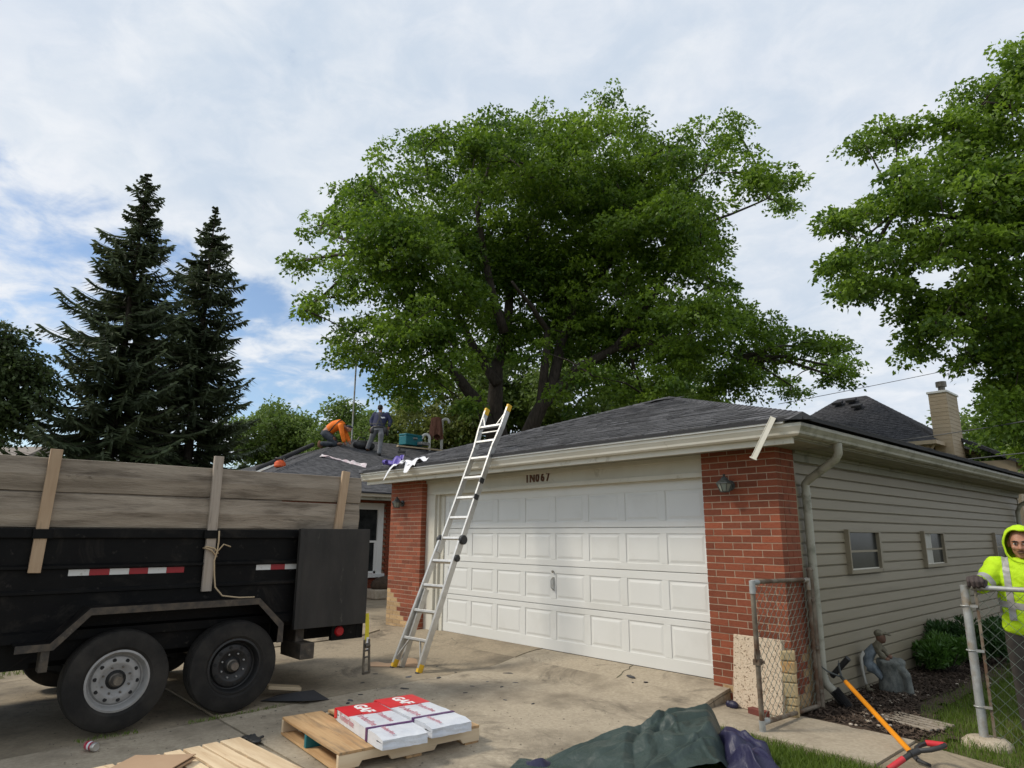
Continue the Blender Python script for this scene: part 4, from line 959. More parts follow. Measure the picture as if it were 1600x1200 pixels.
for i, t_ in enumerate((.37,.72,1.05,1.38,1.70,1.99,2.28,2.58,2.88,3.14,3.38)):
    hw = (.255-.05*t_/LH) if t_ < LH else (.19 if t_ < LT-.5 else .215)
    mb = MB(); mb.bar(lp(-hw,t_,.0), lp(hw,t_,.0), .036, .085 if t_ < LH else .045, nrm_); mb.build('rung', M['alu'], ld, bevel=.006)
mb = MB(); mb.bar(lp(-.17,3.30,-.02), lp(.17,3.30,-.02), .02, .02, nrm_); mb.build('rung', M['alu'], ld, bevel=.004)
for t_ in (2.52,2.28): mb = MB(); mb.bar(lp(.215,t_-.035,.015),lp(.215,t_+.035,.015),.02,.075,nrm_); mb.build('lock_tab', M['black_plastic'], ld, bevel=.004)

# ------------------------------------------------------------------ pallets and bundles
def pallet(cx, cy, rz, z0, w, d, deck, label, mdeck, mside, lead=0):
    """stringers along local Y, deck boards along X"""
    p = thing('pallet', (cx,cy,z0), label, 'pallet', 'wooden pallets on the driveway', rz)
    for i, x in enumerate((-w/2+.02, -.05, w/2-.02)):
        poly = [(-d/2,0),(-d/2+.16,0),(-d/2+.185,.035),(-d/2+.40,.035),(-d/2+.425,0),(d/2-.425,0),(d/2-.40,.035),(d/2-.185,.035),(d/2-.16,0),(d/2,0),(d/2,.095),(-d/2,.095)]
        mb = MB(); mb.prism([(a,b+.016) for a, b in poly], 'x', x-.019, x+.019); mb.build('stringer', M['teal'] if (i == 1 and lead) else mside, p, bevel=.003)
    for i, (y0, y1) in enumerate(deck):
        rr = random.Random(i*7+int(cx*100)); nn = 8; vs = []; fs = []; zt = .112
        for k in range(nn+1):
            x = -w/2+w*k/nn; wv = .003*mnoise.noise(Vector((x*3,i,cy))); j1 = .006*mnoise.noise(Vector((x*5,i+3,cy))); j2 = .006*mnoise.noise(Vector((x*5,i+9,cy)))
            vs += [(x,y0+j1,zt+wv),(x,y1+j2,zt+wv),(x,y1+j2,zt+.019+wv),(x,y0+j1,zt+.019+wv)]
        for k in range(nn):
            for q in range(4): fs.append((k*4+q, k*4+(q+1)%4, (k+1)*4+(q+1)%4, (k+1)*4+q))
        fs += [(3,2,1,0),(nn*4,nn*4+1,nn*4+2,nn*4+3)]
        mb = MB(); mb.add(vs, fs); mb.build('deck_board', mdeck, p, bevel=.002)
    for y0 in (-d/2,-.06,d/2-.14): mb = MB(); mb.box(-w/2,w/2,y0,y0+.13,-.003,.0155); mb.build('bottom_board', mdeck, p)
    return p
zp = gz(0,-3.5)+.004
pallet(-1.0,-3.50,R(-5),zp,1.20,1.22,[(-.61,-.43),(-.425,-.26),(-.20,-.10),(-.06,.05),(.09,.20),(.24,.33),(.37,.47),(.50,.61)],'worn brown pallet carrying two wrapped shingle bundles',M['pallet'],M['pallet_side'],1)
pallet(-.86,-5.06,R(3),zp-.02,1.0,1.15,[(-.575,-.46),(-.44,-.31),(-.285,-.16),(-.13,-.01),(.02,.13),(.155,.27),(.29,.40),(.425,.575)],'fresh pale pallet at the bottom left edge of the driveway',M['pallet_new'],M['pallet_new'])
def bundle(cx, cy, rz, label):
    t = thing('shingle_bundle', (cx,cy,zp+.135), label, 'shingle bundle', 'wrapped shingle bundles on the pallet', rz)
    Lx, Wy, Hz = 1.02, .37, .088
    def fn_box():
        mb = MB(); nx, ny = 24, 8
        def top(x, y, z):
            n_ = .006*mnoise.noise(Vector((x*4+cx,y*6,z*3+cy)))
            return (x+n_, y+n_, z+n_*(1.5 if z > .05 else 0))
        mb.box(-Lx/2,Lx/2,-Wy/2,Wy/2,0,Hz); return mb
    o = fn_box().build('wrap', M['wrap'], t)
    bm = bmesh.new(); bm.from_mesh(o.data); bmesh.ops.subdivide_edges(bm, edges=bm.edges, cuts=9, use_grid_fill=True)
    for v in bm.verts:
        q = v.co; ed = max(0, abs(q.x)-Lx/2+.05)/.05
        q.z += (.006*mnoise.noise(Vector((q.x*5,q.y*9+cx,0))))*(1 if q.z > .02 else 0) - .016*ed*(1 if q.z > .05 else -.3)
        q.y *= 1-.03*ed; q.x += .012*mnoise.noise(Vector((q.y*25,q.z*40,cx)))*(ed > .9)
    bm.to_mesh(o.data); bm.free(); o.data.polygons.foreach_set('use_smooth',[True]*len(o.data.polygons)); o.data.set_sharp_from_angle(angle=R(50))
    e = .0045
    mb = MB(); mb.box(-Lx/2+.004,-Lx/2+.33,-Wy/2-e+.001,Wy/2+e-.001,Hz-.001,Hz+e); mb.box(-Lx/2-e,-Lx/2+.02,-Wy/2-.004,Wy/2+.004,.01,Hz-.004); mb.box(-Lx/2,-Lx/2+.06,-Wy/2-e,-Wy/2,.02,Hz-.006); mb.build('red_panel', M['red'], t, bevel=.003)
    Tm = lambda x, y, r=0, s=1: Matrix.Translation((x,y,Hz+.0062)) @ Matrix.Rotation(r,4,'Z') @ Matrix.Diagonal((s,1,1,1))
    text_mesh('GAF', .145, .0006, M['white_print'], 'brand_print', t, Tm(-Lx/2+.168,.0,0,1.0), .006)
    text_mesh('Timberline', .088, .0005, M['pink_print'], 'print', t, Matrix.Translation((-.02,-.10,Hz+.004)))
    text_mesh('Timberline', .070, .0005, M['pink_print'], 'print', t, Matrix.Translation((-.02,.06,Hz+.004)))
    text_mesh('Timberline', .058, .0005, M['pink_print'], 'print', t, Matrix.Translation((.34,-.07,Hz+.004)))
    text_mesh('Timberline', .075, .0005, M['pink_print'], 'print', t, Matrix.Translation((-.22,-Wy/2-.0045,.055)) @ Matrix.Rotation(R(90),4,'X'))
    mb = MB(); mb.box(.20,.235,-Wy/2-.006,Wy/2+.006,Hz+.0005,Hz+.005); mb.box(.20,.235,-Wy/2-.0065,-Wy/2-.0015,.0,Hz+.004); mb.build('band', M['purple'], t)
    return t
bundle(-.745,-3.66,R(-9),'white shingle bundle with red end nearest the fresh pallet')
bundle(-.765,-3.245,R(-6),'white shingle bundle with red end further from the fresh pallet')
mb = MB(); Mx = Matrix.Translation((-1.02,-5.27,zp+.13)) @ Matrix.Rotation(R(43),4,'Z'); mb.box(-.22,.22,-.22,.22,0,.012,Mx); mb.box(-.22,.22,-.22,.22,.014,.02,Mx @ Matrix.Rotation(R(-3),4,'Y')); o = mb.build('cardboard_sheet', M['cardboard'], None); tag(o, 'flat brown cardboard sheet lying on the fresh pallet', 'cardboard')
# crushed can
cn = thing('drink_can', (-2.3,-5.33,gz(0,-5.33)+.034), 'crushed red and silver drink can on the slab by the front tyre', 'can', rz=R(20))
Mc = Matrix.Rotation(R(90),4,'Y')
mb = MB(); mb.lathe([(.0,-.058),(.026,-.060),(.033,-.05),(.033,-.02),(.029,.0),(.033,.025),(.033,.032)], 18, Mc); c1 = mb.build('body', M['can_red'], cn, auto=True)
mb = MB(); mb.lathe([(.0332,.030),(.0335,.05),(.027,.063),(.026,.060),(.0,.058)], 18, Mc); mb.build('silver_end', M['alu'], cn, auto=True)
mb = MB(); mb.lathe([(.0336,-.016),(.0305,.0),(.0336,.010)], 18, Mc); mb.build('white_band', M['film_white'], cn, auto=True)
# shingle scraps on the concrete
scr = [(640,1061,.13),(683,1063,.10),(605,1081,.12),(512,1100,.09),(507,1106,.08),(596,1096,.10),(480,1122,.2),(545,1117,.22),(440,1160,.0),(683,1084,.04),(723,1077,.05),(575,1074,.06),(846,1012,.0),(835,1040,.16),(815,1066,.07),(722,1073,.04),(700,1052,.07),(548,1090,.05),(765,1048,.05),(770,1066,.06),(611,1055,.06),(1013,1071,.16),(1042,1081,.06),(1013,1083,.04),(720,1103,.04),(757,1105,.05),(1010,1130,.03)]
GROUND_SCRAPS = [(-2.79,-2.0,.12),(-2.5,-1.78,.10),(-2.33,-2.37,.12),(-2.28,-3.05,.09),(-2.2,-3.12,.07),(-2.0,-2.62,.11),(-1.95,-3.47,.2),(-1.83,-3.12,.2),(-1.72,-2.0,.05),(-1.9,-1.76,.06),(-2.9,-2.55,.06),(-2.1,-1.0,.17),(-1.7,-1.3,.07),(-2.6,-1.45,.06),(-2.42,-2.85,.05),(-1.95,-1.5,.05),(-1.65,-1.55,.06),(-3.2,-2.2,.06),(-.75,-.42,.15),(-.5,-.48,.06),(-.62,-.55,.05),(-1.2,-1.9,.05),(-.9,-1.8,.05),(-3.6,-1.5,.06),(-3.05,-1.4,.05)]
for i, (x, y, s) in enumerate(GROUND_SCRAPS):
    rr = random.Random(i+50); n = rr.randint(6,9); s *= .62; ang = rr.uniform(0,6.3)
    pts = [(s*rr.uniform(.55,1)*math.cos(2*math.pi*k/n), s*.55*rr.uniform(.55,1)*math.sin(2*math.pi*k/n)) for k in range(n)]
    mb = MB(); mb.prism(pts, 'z', 0, .006); cv = rr.uniform(.0,.12)
    mb.v = [(a, b, c+cv*a*a*4) for a, b, c in mb.v]
    o = mb.build('shingle_scrap', M['felt'] if i % 3 else M['shingle'], None, loc=(x,y,gz(x,y)+.002), rot=(0,0,ang)); 
    lb = 'dark shingle scrap close to the garage door foot' if y > -.7 else ('dark shingle scrap near the feet of the ladder' if x < -2.35 and y > -2.4 else ('dark shingle scrap between the trailer and the laden pallet' if y < -2.45 else 'dark shingle scrap on the open concrete between ladder and laden pallet'))
    tag(o, lb, 'scrap', 'shingle scraps on the driveway')
# larger litter
mb = MB(); mb.add([(-.30,-.17,.002),(.20,-.22,.03),(.38,-.02,.005),(.12,.17,.05),(-.25,.12,.002),(0,0,.06)], [(0,1,5),(1,2,5),(2,3,5),(3,4,5),(4,0,5)]); o = mb.build('felt_scrap', M['felt'], None, loc=(-2.75,-3.42,gz(0,-3.4)+.004), rot=(0,0,R(40))); tag(o, 'black roofing felt scrap beside the rear tyre', 'felt scrap')
mb = MB(); mb.box(-.17,.17,-.07,.07,0,.035); o = mb.build('wood_block', M['lumber'], None, bevel=.005, loc=(-2.98,-3.45,gz(0,-3.4)+.06), rot=(0,R(8),R(75))); tag(o, 'short wooden block lying behind the rear tyre', 'wood block')
o = sheet('paper_scrap', 14, 6, lambda u, v: (-3.62+.62*u*.7-.2*v, -2.05+.62*u*.75+.1*v, gz(0,-1.8)+.01+.05*max(0,math.sin(u*3-1))*v+.02*math.sin(u*9)*v), M['cardboard']); tag(o, 'torn brown paper strip on the concrete left of the ladder', 'paper')
pts = [(-1.95,-4.30,.02),(-1.85,-4.26,.06),(-1.72,-4.25,.03)]
lt = thing('glove', (-1.62,-4.30,gz(0,-4.3)), 'dropped black work glove between the two pallets', 'glove')
mb = MB(); mb.ell((0,0,.022),(.065,.05,.02),12,8); mb.ell((.05,.0,.02),(.05,.045,.018),12,8)
for k, yy in enumerate((-.035,-.012,.012,.035)): mb.path([(-.05,yy,.02),(-.10,yy*1.2,.03),(-.13,yy*1.4,.015)], [.013,.012,.009], 8)
mb.path([(.0,.04,.02),(-.02,.085,.025),(-.05,.10,.015)], [.013,.012,.010], 8)
blob(mb, 'glove_body', M['black_plastic'], lt, .006, 3)
# ------------------------------------------------------------------ tarps
def heap(name, A, B, depth, prof, m, label, seed, na=60, nd=36, amp=1., nl=11):
    A, B = Vector((A[0],A[1],0)), Vector((B[0],B[1],0)); ax_ = B-A; n_ = Vector((.58,-.81,0)); rr = random.Random(seed); Ln = ax_.length
    lines = [(rr.uniform(0,math.pi), rr.uniform(.1,.9), rr.uniform(.1,.9), rr.uniform(.03,.15), rr.uniform(-.6,.75)) for _ in range(nl)]
    def fn(u, v):
        p = A+ax_*u+n_*(depth*(v-.12)); gr = -.165; X_, Y_ = u*Ln, v*depth; cre = 0.
        for a, cu, cv, wd_, am in lines:      # sharp straight creases
            d = abs((X_-cu*Ln)*math.cos(a)+(Y_-cv*depth)*math.sin(a)+.03*math.sin(9*(X_+Y_))); cre += am*max(0, wd_-d)
        h = prof(u, v); k = min(1, h*5)
        cre += .010*(1-2*abs(mnoise.noise(Vector((X_*4+seed, Y_*4, 0)))))+.004*(1-2*abs(mnoise.noise(Vector((X_*13, Y_*13, seed)))))
        z = gr+max(.004, h+cre*amp*(.15+k))
        wob = .03*mnoise.noise(Vector((u*4, v*4, seed+4)))
        return (p.x+wob, p.y+wob, z)
    o = sheet(name, na, nd, fn, m, None, .003); return tag(o, label, 'tarp', 'crumpled tarps on the lawn edge')
def pg(u, v):
    ridge = .04+.245*sm(0,.82,u)**1.1*(1-sm(.90,1.0,u))
    back = sm(0,.13,v); front = 1-.55*sm(.15,1.05,v)
    return ridge*back*front
heap('green_tarp', (.30,-3.10), (1.00,-1.42), 1.0, pg, M['tarp_green'], 'crumpled dark green tarp heaped at the lawn edge', 3.1, 170, 100, .72, 30)
def pb(u, v):
    return .15*math.sin(math.pi*min(1,max(0,u)))**.6*sm(0,.2,v)*(1-.5*sm(.25,1,v))
heap('blue_tarp', (1.00,-1.62), (1.55,-1.66), .9, pb, M['tarp_blue'], 'crumpled blue tarp lying right of the green tarp', 7.7, 90, 70, nl=22)
def pb2(u, v): return .055*math.sin(math.pi*u)**.7*sm(0,.25,v)*(1-.9*sm(.3,1,v))
heap('blue_tarp', (.27,-3.15), (.42,-2.72), .5, pb2, M['tarp_blue'], 'small blue tarp corner showing left of the green tarp', 5.5, 30, 20)

# ------------------------------------------------------------------ gate and fence
def chainlink(parent, P0, U, Wd, wlen, hlen, m, cell=.048, r=.0028, name='chain_link_mesh'):
    P0, U, Wd = Vector(P0), Vector(U).normalized(), Vector(Wd).normalized(); nn = U.cross(Wd)
    mb = MB(); nz_ = int(hlen/cell); nx_ = int(wlen/cell)
    for i in range(nx_+1):
        pts = []
        for k in range(nz_+1):
            s = (1 if (k % 2 == 0) else -1)*(1 if i % 2 else -1)
            pts.append(P0+U*(i*cell+cell*.5+s*cell*.5)+Wd*(k*cell)+nn*(.004*s))
        mb.path(pts, r, 4, False)
        # barbs
        mb.path([pts[-1], pts[-1]+Wd*.018+U*.006], r, 3, False)
    return mb.build(name, m, parent)
gt = thing('chain_link_gate', (1.08,.15,-.12), 'open chain link gate standing in front of the brick corner', 'gate')
y0, y1, z0, z1 = -1.115, -.005, .0, 1.22
def elbowed(pts, r, m, nm):
    mb = MB(); mb.path(pts, r, 12); return mb.build(nm, m, gt, auto=True)
elbowed([(0,y0,z0+.02),(0,y0,z1)], .022, M['rusty'], 'upright'); elbowed([(0,y1,z0+.02),(0,y1,z1)], .022, M['rusty'], 'upright')
elbowed([(0,y0,z1),(0,y1,z1-.02)], .020, M['rusty'], 'top_rail'); elbowed([(0,y0,z0+.05),(0,y1,z0+.02)], .020, M['rusty'], 'bottom_rail')
for (y, z) in ((y0,z1),(y0,z0+.06),(y1,z1-.02)):
    mb = MB(); mb.path([(0,y,z-.10),(0,y,z+.012)], .027, 12); mb.path([(0,y,z-.005),(0,y+(.10 if y < -.5 else -.10),z-.005)], .026, 12); mb.build('elbow', M['alu_dull'], gt, auto=True)
chainlink(gt, (.0,y0+.02,.05), (0,1,0), (0,0,1), 1.04, 1.19, M['wire_green'])
mb = MB()
mb.path([(.0,y0-.03,.66),(.0,y0-.045,.60),(.0,y0-.03,.555),(.0,y0,.545),(.0,y0+.03,.555),(.0,y0+.045,.60),(.0,y0+.04,.64)], .008, 8); mb.cbox((0,y0,.545),(.06,.06,.05)); mb.path([(-.03,y0,.545),(.05,y0+.03,.545)], .012, 8)
mb.build('fork_latch', M['rusty'], gt, auto=True)
mb = MB()
for z in (.15,.55,1.0): mb.box(-.03,.035,y1-.005,y1+.055,z-.012,z+.012)
mb.build('hinge', M['rusty'], gt)
mb = MB(); mb.path([(1.08,.215,-.16),(1.08,.215,1.17)], .03, 14); mb.ell((1.08,.215,1.17),(.034,.034,.03),12,8); o = mb.build('hinge_post', M['rusty'], None, auto=True); tag(o, 'rusty gate hinge post beside the downspout', 'fence post')
fc = thing('chain_link_fence', (2.43,.16,-.15), 'green chain link fence with grey post in front of the man', 'fence')
mb = MB(); mb.path([(0,0,-.05),(.01,0,1.25)], .034, 16); mb.build('end_post', M['alu_dull'], fc, auto=True)
mb = MB(); mb.bar((.075,.01,.02),(.085,.01,1.24),.022,.006,(0,1,0)); mb.build('tension_bar', M['rusty'], fc)
for z in (.28,.72,1.08): mb = MB(); mb.path([(.038*math.cos(t)+.0,.038*math.sin(t),z) for t in [R(40)+k*R(280)/12 for k in range(13)]], .006, 6); mb.bar((.03,-.018,z),(.09,-.004,z),.004,.022); mb.build('tension_band', M['alu_dull'], fc)
mb = MB(); mb.path([(.10,0,1.235),(3.4,-.02,1.225)], .021, 12); mb.path([(.055,0,1.235),(.13,0,1.235)], .026, 12); mb.build('top_rail', M['alu_dull'], fc, auto=True)
chainlink(fc, (.08,.0,.02), (1,0,0), (0,0,1), 3.0, 1.23, M['wire_green'], .052, .0024)
mb = MB(); mb.path([(3.3,0,-.05),(3.3,0,1.25)], .03, 12); mb.build('line_post', M['alu_dull'], fc, auto=True)
mb = MB(); mb.lathe([(0,-.06),(.16,-.06),(.15,.01),(.11,.045),(.05,.05),(0,.05)], 18); mb.v = [(a*1.25+.02+.02*mnoise.noise(Vector((a*9,b*9,c))), b+.02*mnoise.noise(Vector((b*9,a*9,c*4))), c) for a, b, c in mb.v]; mb.build('concrete_footing', M['concrete_rough'], fc, smooth=True)

# ------------------------------------------------------------------ yard things
mb = MB(); mb.box(-.26,.26,-.028,.028,0,.67); o = mb.build('paving_slab', M['aggregate'], None, bevel=.006, loc=(.735,-.375,-.131), rot=(R(-7),0,R(-3))); tag(o, 'exposed aggregate paving slab leaning against the brick pier', 'paving slab')
mb = MB(); mb.box(-.10,.10,-.035,.035,0,.055); o = mb.build('loose_brick', M['brick_dark'], None, bevel=.005, loc=(.80,-.50,-.134), rot=(0,0,R(-14))); tag(o, 'loose dark brick lying at the foot of the leaning slab', 'brick')
mb = MB(); mb.box(-.075,.075,-.03,.03,0,.62); mb.v = [(a+.012*mnoise.noise(Vector((c*6,b,a))),b,c) for a,b,c in mb.v]
st_ = thing('stone_stack', (1.035,-.30,-.131), 'column of rough buff stones stacked behind the gate', 'stone', rz=R(20))
zz_ = 0
for i, h in enumerate((.10,.07,.13,.08,.11,.09)):
    mb = MB(); mb.box(-.07,.06,-.05,.06,zz_,zz_+h-.004); mb.build('stone', M['stone_buff'], st_, bevel=.012, rot=(0,0,R(random.uniform(-9,9)))); zz_ += h
mb = MB(); mb.ell((0,0,.03),(.055,.04,.04),12,8); mb.ell((-.05,.0,.03),(.03,.02,.035),10,6); o = mb.build('blue_rag', M['tarp_blue'], None, smooth=True, loc=(.50,-.43,-.137)); tag(o, 'small dark blue rag tucked beside the leaning slab', 'rag')
# old slatted boards lying on the ground
dm = thing('slatted_boards', (1.84,.36,-.145), 'weathered grey slatted boards lying between mulch and grass', 'boards', rz=R(-14))
for i in range(5): mb = MB(); mb.box(-.27+.01*(i%2),.25+.015*(i%3),-.18+i*.078,-.18+i*.078+.045,.008,.026); mb.build('slat', M['weathered'], dm, bevel=.004)
for x in (-.18,.16): mb = MB(); mb.box(x-.02,x+.02,-.18,.18,-.004,.0075); mb.build('batten', M['weathered'], dm)
# garden statue: child seated against a stump
gs = thing('garden_statue', (1.21,1.50,-.13), 'weathered garden statue of a small figure leaning over a grey stump', 'statue', rz=R(-70)); gs.scale = (.8,.55,.84)
mb = MB(); n_ = 22; prof = [(.0,.0),(.24,.0),(.235,.06),(.215,.18),(.21,.28),(.235,.345),(.24,.375),(.16,.40),(.0,.405)]
mb.lathe(prof, n_); mb.v = [(a*(1+.10*mnoise.noise(Vector((a*7,b*7,c*3))))*.8, b*(1.1+.12*mnoise.noise(Vector((b*8,a*7,c*3))))+.16, c+.03*mnoise.noise(Vector((a*9,b*9,0)))*(c > .25)) for a, b, c in mb.v]
mb.path([(.10,.30,.30),(.12,.40,.22),(.12,.42,.0)], [.07,.075,.085], 10)
blob(mb, 'stump', M['statue'], gs, .014, 2)
mb = MB(); mb.path([(0,-.26,.28),(0,-.22,.42),(0,-.10,.52)], [.10,.095,.07], 14, sx=1.15); mb.path([(.03,-.26,.30),(.06,-.13,.26),(.08,-.02,.16)], [.085,.07,.05], 12); blob(mb, 'dress', M['statue_blue'], gs, .012, 3)
mb = MB(); mb.path([(.07,-.30,.46),(.09,-.36,.40),(.09,-.36,.26),(.09,-.33,.10),(.09,-.31,.06)], [.03,.034,.03,.026,.022], 10); mb.build('leg', M['curtain'], gs, smooth=True)
mb = MB(); mb.path([(.09,-.31,.07),(.10,-.29,.0),(.12,-.25,-.02)], [.035,.04,.035], 10); mb.ell((.12,-.25,.0),(.05,.07,.035),12,8); mb.build('boot', M['statue_cloth'], gs, smooth=True)
mb = MB(); mb.path([(0,-.12,.50),(.04,-.04,.54),(.05,.0,.62)], [.07,.075,.05], 12); mb.path([(.04,-.08,.52),(.08,.0,.44),(.08,.08,.40)], [.045,.04,.03], 10); mb.path([(-.03,-.04,.54),(.0,.06,.50),(.02,.13,.43)], [.045,.04,.03], 10); blob(mb, 'shirt', M['statue_cloth'], gs, .011, 2)
mb = MB(); mb.ell((.05,.02,.66),(.07,.085,.085),14,10); mb.ell((.05,.07,.645),(.05,.05,.06),12,8); blob(mb, 'head', M['statue_skin'], gs, .010, 2)
mb = MB(); mb.ell((.05,.0,.705),(.078,.095,.05),14,10); mb.path([(.05,.06,.715),(.05,.17,.70),(.05,.22,.685)], [.06,.045,.02], 12, sy=.35); blob(mb, 'cap', M['statue_cloth'], gs, .010, 2)
for c in ((.085,.10,.395),(.02,.15,.42)): mb = MB(); mb.ell(c,(.04,.05,.028),10,8); mb.build('hand', M['statue_skin'], gs, smooth=True)
# shrubs
def leafcloud(name, m, parent, clumps, nleaf, size, rngs, up=.3, tintv=None, droop=0., aspect=.5):
    """clumps: list of (center, radii); leaves on a thick shell, each a folded blade"""
    Vs = []; T = []
    vol = np.array([c[1][0]*c[1][1]+c[1][1]*c[1][2]+c[1][0]*c[1][2] for c in clumps]); cnt = np.maximum(4, (nleaf*vol/vol.sum()).astype(int))
    P_, D_, TT = [], [], []
    for (c, r), k in zip(clumps, cnt):
        d = rngs.normal(size=(k,3)); d /= np.linalg.norm(d, axis=1)[:,None]
        rad = rngs.uniform(.3,1,k)**.45
        P_.append(np.array(c)+d*rad[:,None]*np.array(r)); D_.append(d); TT.append(np.full(k, rngs.uniform(0,1))*.4+rngs.uniform(0,1,k)*.6)
    P_ = np.concatenate(P_); D_ = np.concatenate(D_); TT = np.concatenate(TT)
    return leaves_at(name, m, parent, P_, D_, TT, size, rngs, up, droop, aspect)
def leaves_at(name, m, parent, P_, D_, TT, size, rngs, up=.3, droop=0., aspect=.5):
    k = len(P_)
    ax_ = D_+rngs.normal(0,.55,(k,3)); ax_[:,2] += up-droop; ax_ /= np.linalg.norm(ax_, axis=1)[:,None]
    rnd_ = rngs.normal(size=(k,3)); sd_ = np.cross(ax_, rnd_); sd_ /= (np.linalg.norm(sd_, axis=1)[:,None]+1e-9); nn = np.cross(sd_, ax_)
    L_ = size*rngs.uniform(.6,1.25,k)[:,None]; W_ = L_*aspect
    base = P_-ax_*L_*.4; tip = P_+ax_*L_*.6
    l = P_-sd_*W_*.5+nn*L_*.10; r = P_+sd_*W_*.5+nn*L_*.10
    V = np.stack([base, r, tip, l], 1).reshape(-1,3); i = np.arange(k)[:,None]*4
    F = np.concatenate([i+[0,1,2], i+[0,2,3]])
    return np_mesh(name, V, F, m, parent, tint=np.repeat(np.clip(TT,0,1),4))
def shrub(cx, cy, r, h, m, label, seed, n):
    t = thing('shrub', (cx,cy,-.14), label, 'shrub', 'shrubs along the siding wall'); rg = np.random.default_rng(seed)
    cl = [((rg.normal(0,.45)*r, rg.normal(0,.45)*r, h*rg.uniform(.35,.72)), (r*.42,r*.42,h*.34)) for _ in range(12)]
    leafcloud('foliage', m, t, cl, n, .085, rg, .5, aspect=.32)
    mb = MB()
    for i in range(7): a = i*.9; mb.path([(0,0,0),(.4*r*math.cos(a),.4*r*math.sin(a),h*.35),(.7*r*math.cos(a),.7*r*math.sin(a),h*.65)], [.01,.007,.003], 5)
    mb.build('stem', M['bark'], t)
shrub(1.38,3.15,.40,.42,M['shrub'],'bright green low shrub nearest the garden statue',31,4200)
shrub(1.28,4.05,.50,.60,M['shrub_dark'],'dark green shrub behind the bright green one',32,4200)
shrub(1.42,5.2,.42,.52,M['shrub_dark'],'dark green shrub seen beside the grey fence post',33,3000)
# shovels
sh = thing('shovel', (2.22,-.82,-.15), 'orange handled shovel leaning from the walkway to the bed', 'shovel')
p0, p1 = Vector((1.335,.21,.145)), Vector((2.19,-.80,-.095)); d_ = (p1-p0).normalized(); OS = Vector(sh.location)
mb = MB(); mb.path([p0-OS, p1-OS], .021, 14); mb.build('handle', M['orange_handle'], sh, auto=True)
mb = MB(); q = p1; mb.path([q-OS, q+d_*.10-OS], [.020,.017], 12); mb.path([q+d_*.10-OS, q+d_*.16-OS+Vector((.05,.02,.0))], [.014,.012], 10); mb.build('ferrule', M['black_plastic'], sh, auto=True)
mb = MB(); s_ = d_.cross(Vector((0,0,1))).normalized(); b0 = p0-d_*.0
mb.path([b0-OS, b0-d_*.14-OS], [.018,.013], 10); mb.path([b0-d_*.12+s_*.0-OS, b0-d_*.20+s_*.10-OS+Vector((0,0,.02)), b0-d_*.22+s_*.2-OS+Vector((0,0,.10))], [.010,.008,.005], 8); mb.path([b0-d_*.12-OS, b0-d_*.30-s_*.04-OS+Vector((0,0,.06))], [.012,.008], 8); mb.path([b0-d_*.12-OS, b0-d_*.16-OS+Vector((0,0,.14))], [.009,.004], 8); mb.build('fork_head', M['lamp_metal'], sh, auto=True)
s2 = thing('shovel', (2.30,-.95,-.14), 'shovel with red D grip lying at the bottom right edge', 'shovel')
mb = MB(); gx = Vector((.02,.13,.13)); ang0 = R(35)
def loc2(a, b, c=0): return Vector((.0,0,.12))+Vector((.86,-.42,.16)).normalized()*a+Vector((.42,.86,.18)).normalized()*b+Vector((0,0,c))
mb.path([loc2(-.075,.16),loc2(-.085,.10),loc2(-.06,.03),loc2(0,-.02),loc2(.06,.03),loc2(.085,.10),loc2(.075,.16)], .017, 10); mb.path([loc2(0,-.02),loc2(0,-.10)], .024, 12); mb.build('d_frame', M['black_plastic'], s2, auto=True)
mb = MB(); mb.path([loc2(-.078,.155),loc2(.078,.155)], .022, 12); mb.build('grip', M['red_grip'], s2, auto=True)
mb = MB(); mb.path([loc2(0,-.08),loc2(-.02,-.5,-.1)], .019, 12); mb.build('shaft', M['black_plastic'], s2, auto=True)
mb = MB(); mb.path([loc2(-.003,-.16,-.015),loc2(-.010,-.30,-.05)], .021, 12); mb.build('label_band', M['red_grip'], s2, auto=True)
# dark post leaning against the wall behind the downspout
mb = MB(); mb.path([(1.03,.62,.10),(1.22,.60,.30)], .028, 10); o = mb.build('short_black_pipe', M['black_plastic'], None, auto=True); tag(o, 'short black pipe leaning on the siding by the downspout', 'pipe')
# ------------------------------------------------------------------ people
def limb(mb, pts, rad, n=12, sx=1., sy=1.):
    mb.path(pts, rad, n, True, sx, sy)
    for p, r in zip(pts, rad): mb.ell(p, (r*min(sx,1.02),r*min(sy,1.02),r), 10, 8) if sx == sy == 1. else None
def overlay(src, name, mat_, cond, off_=.004, parent=None, cuts=()):
    """a strip sewn onto a garment: its faces lifted along the normals"""
    me = src.data; bm = bmesh.new(); bm.from_mesh(me)
    for pc_, pn_ in cuts: bmesh.ops.bisect_plane(bm, geom=bm.verts[:]+bm.edges[:]+bm.faces[:], plane_co=pc_, plane_no=pn_)
    bm.normal_update()
    kill = [f for f in bm.faces if not cond(f.calc_center_median(), f.normal)]
    bmesh.ops.delete(bm, geom=kill, context='FACES')
    for v in bm.verts: v.co += v.normal*off_
    m2 = bpy.data.meshes.new(name); bm.to_mesh(m2); bm.free(); m2.materials.append(mat_)
    o = bpy.data.objects.new(name, m2); col.objects.link(o); o.parent = parent; return o
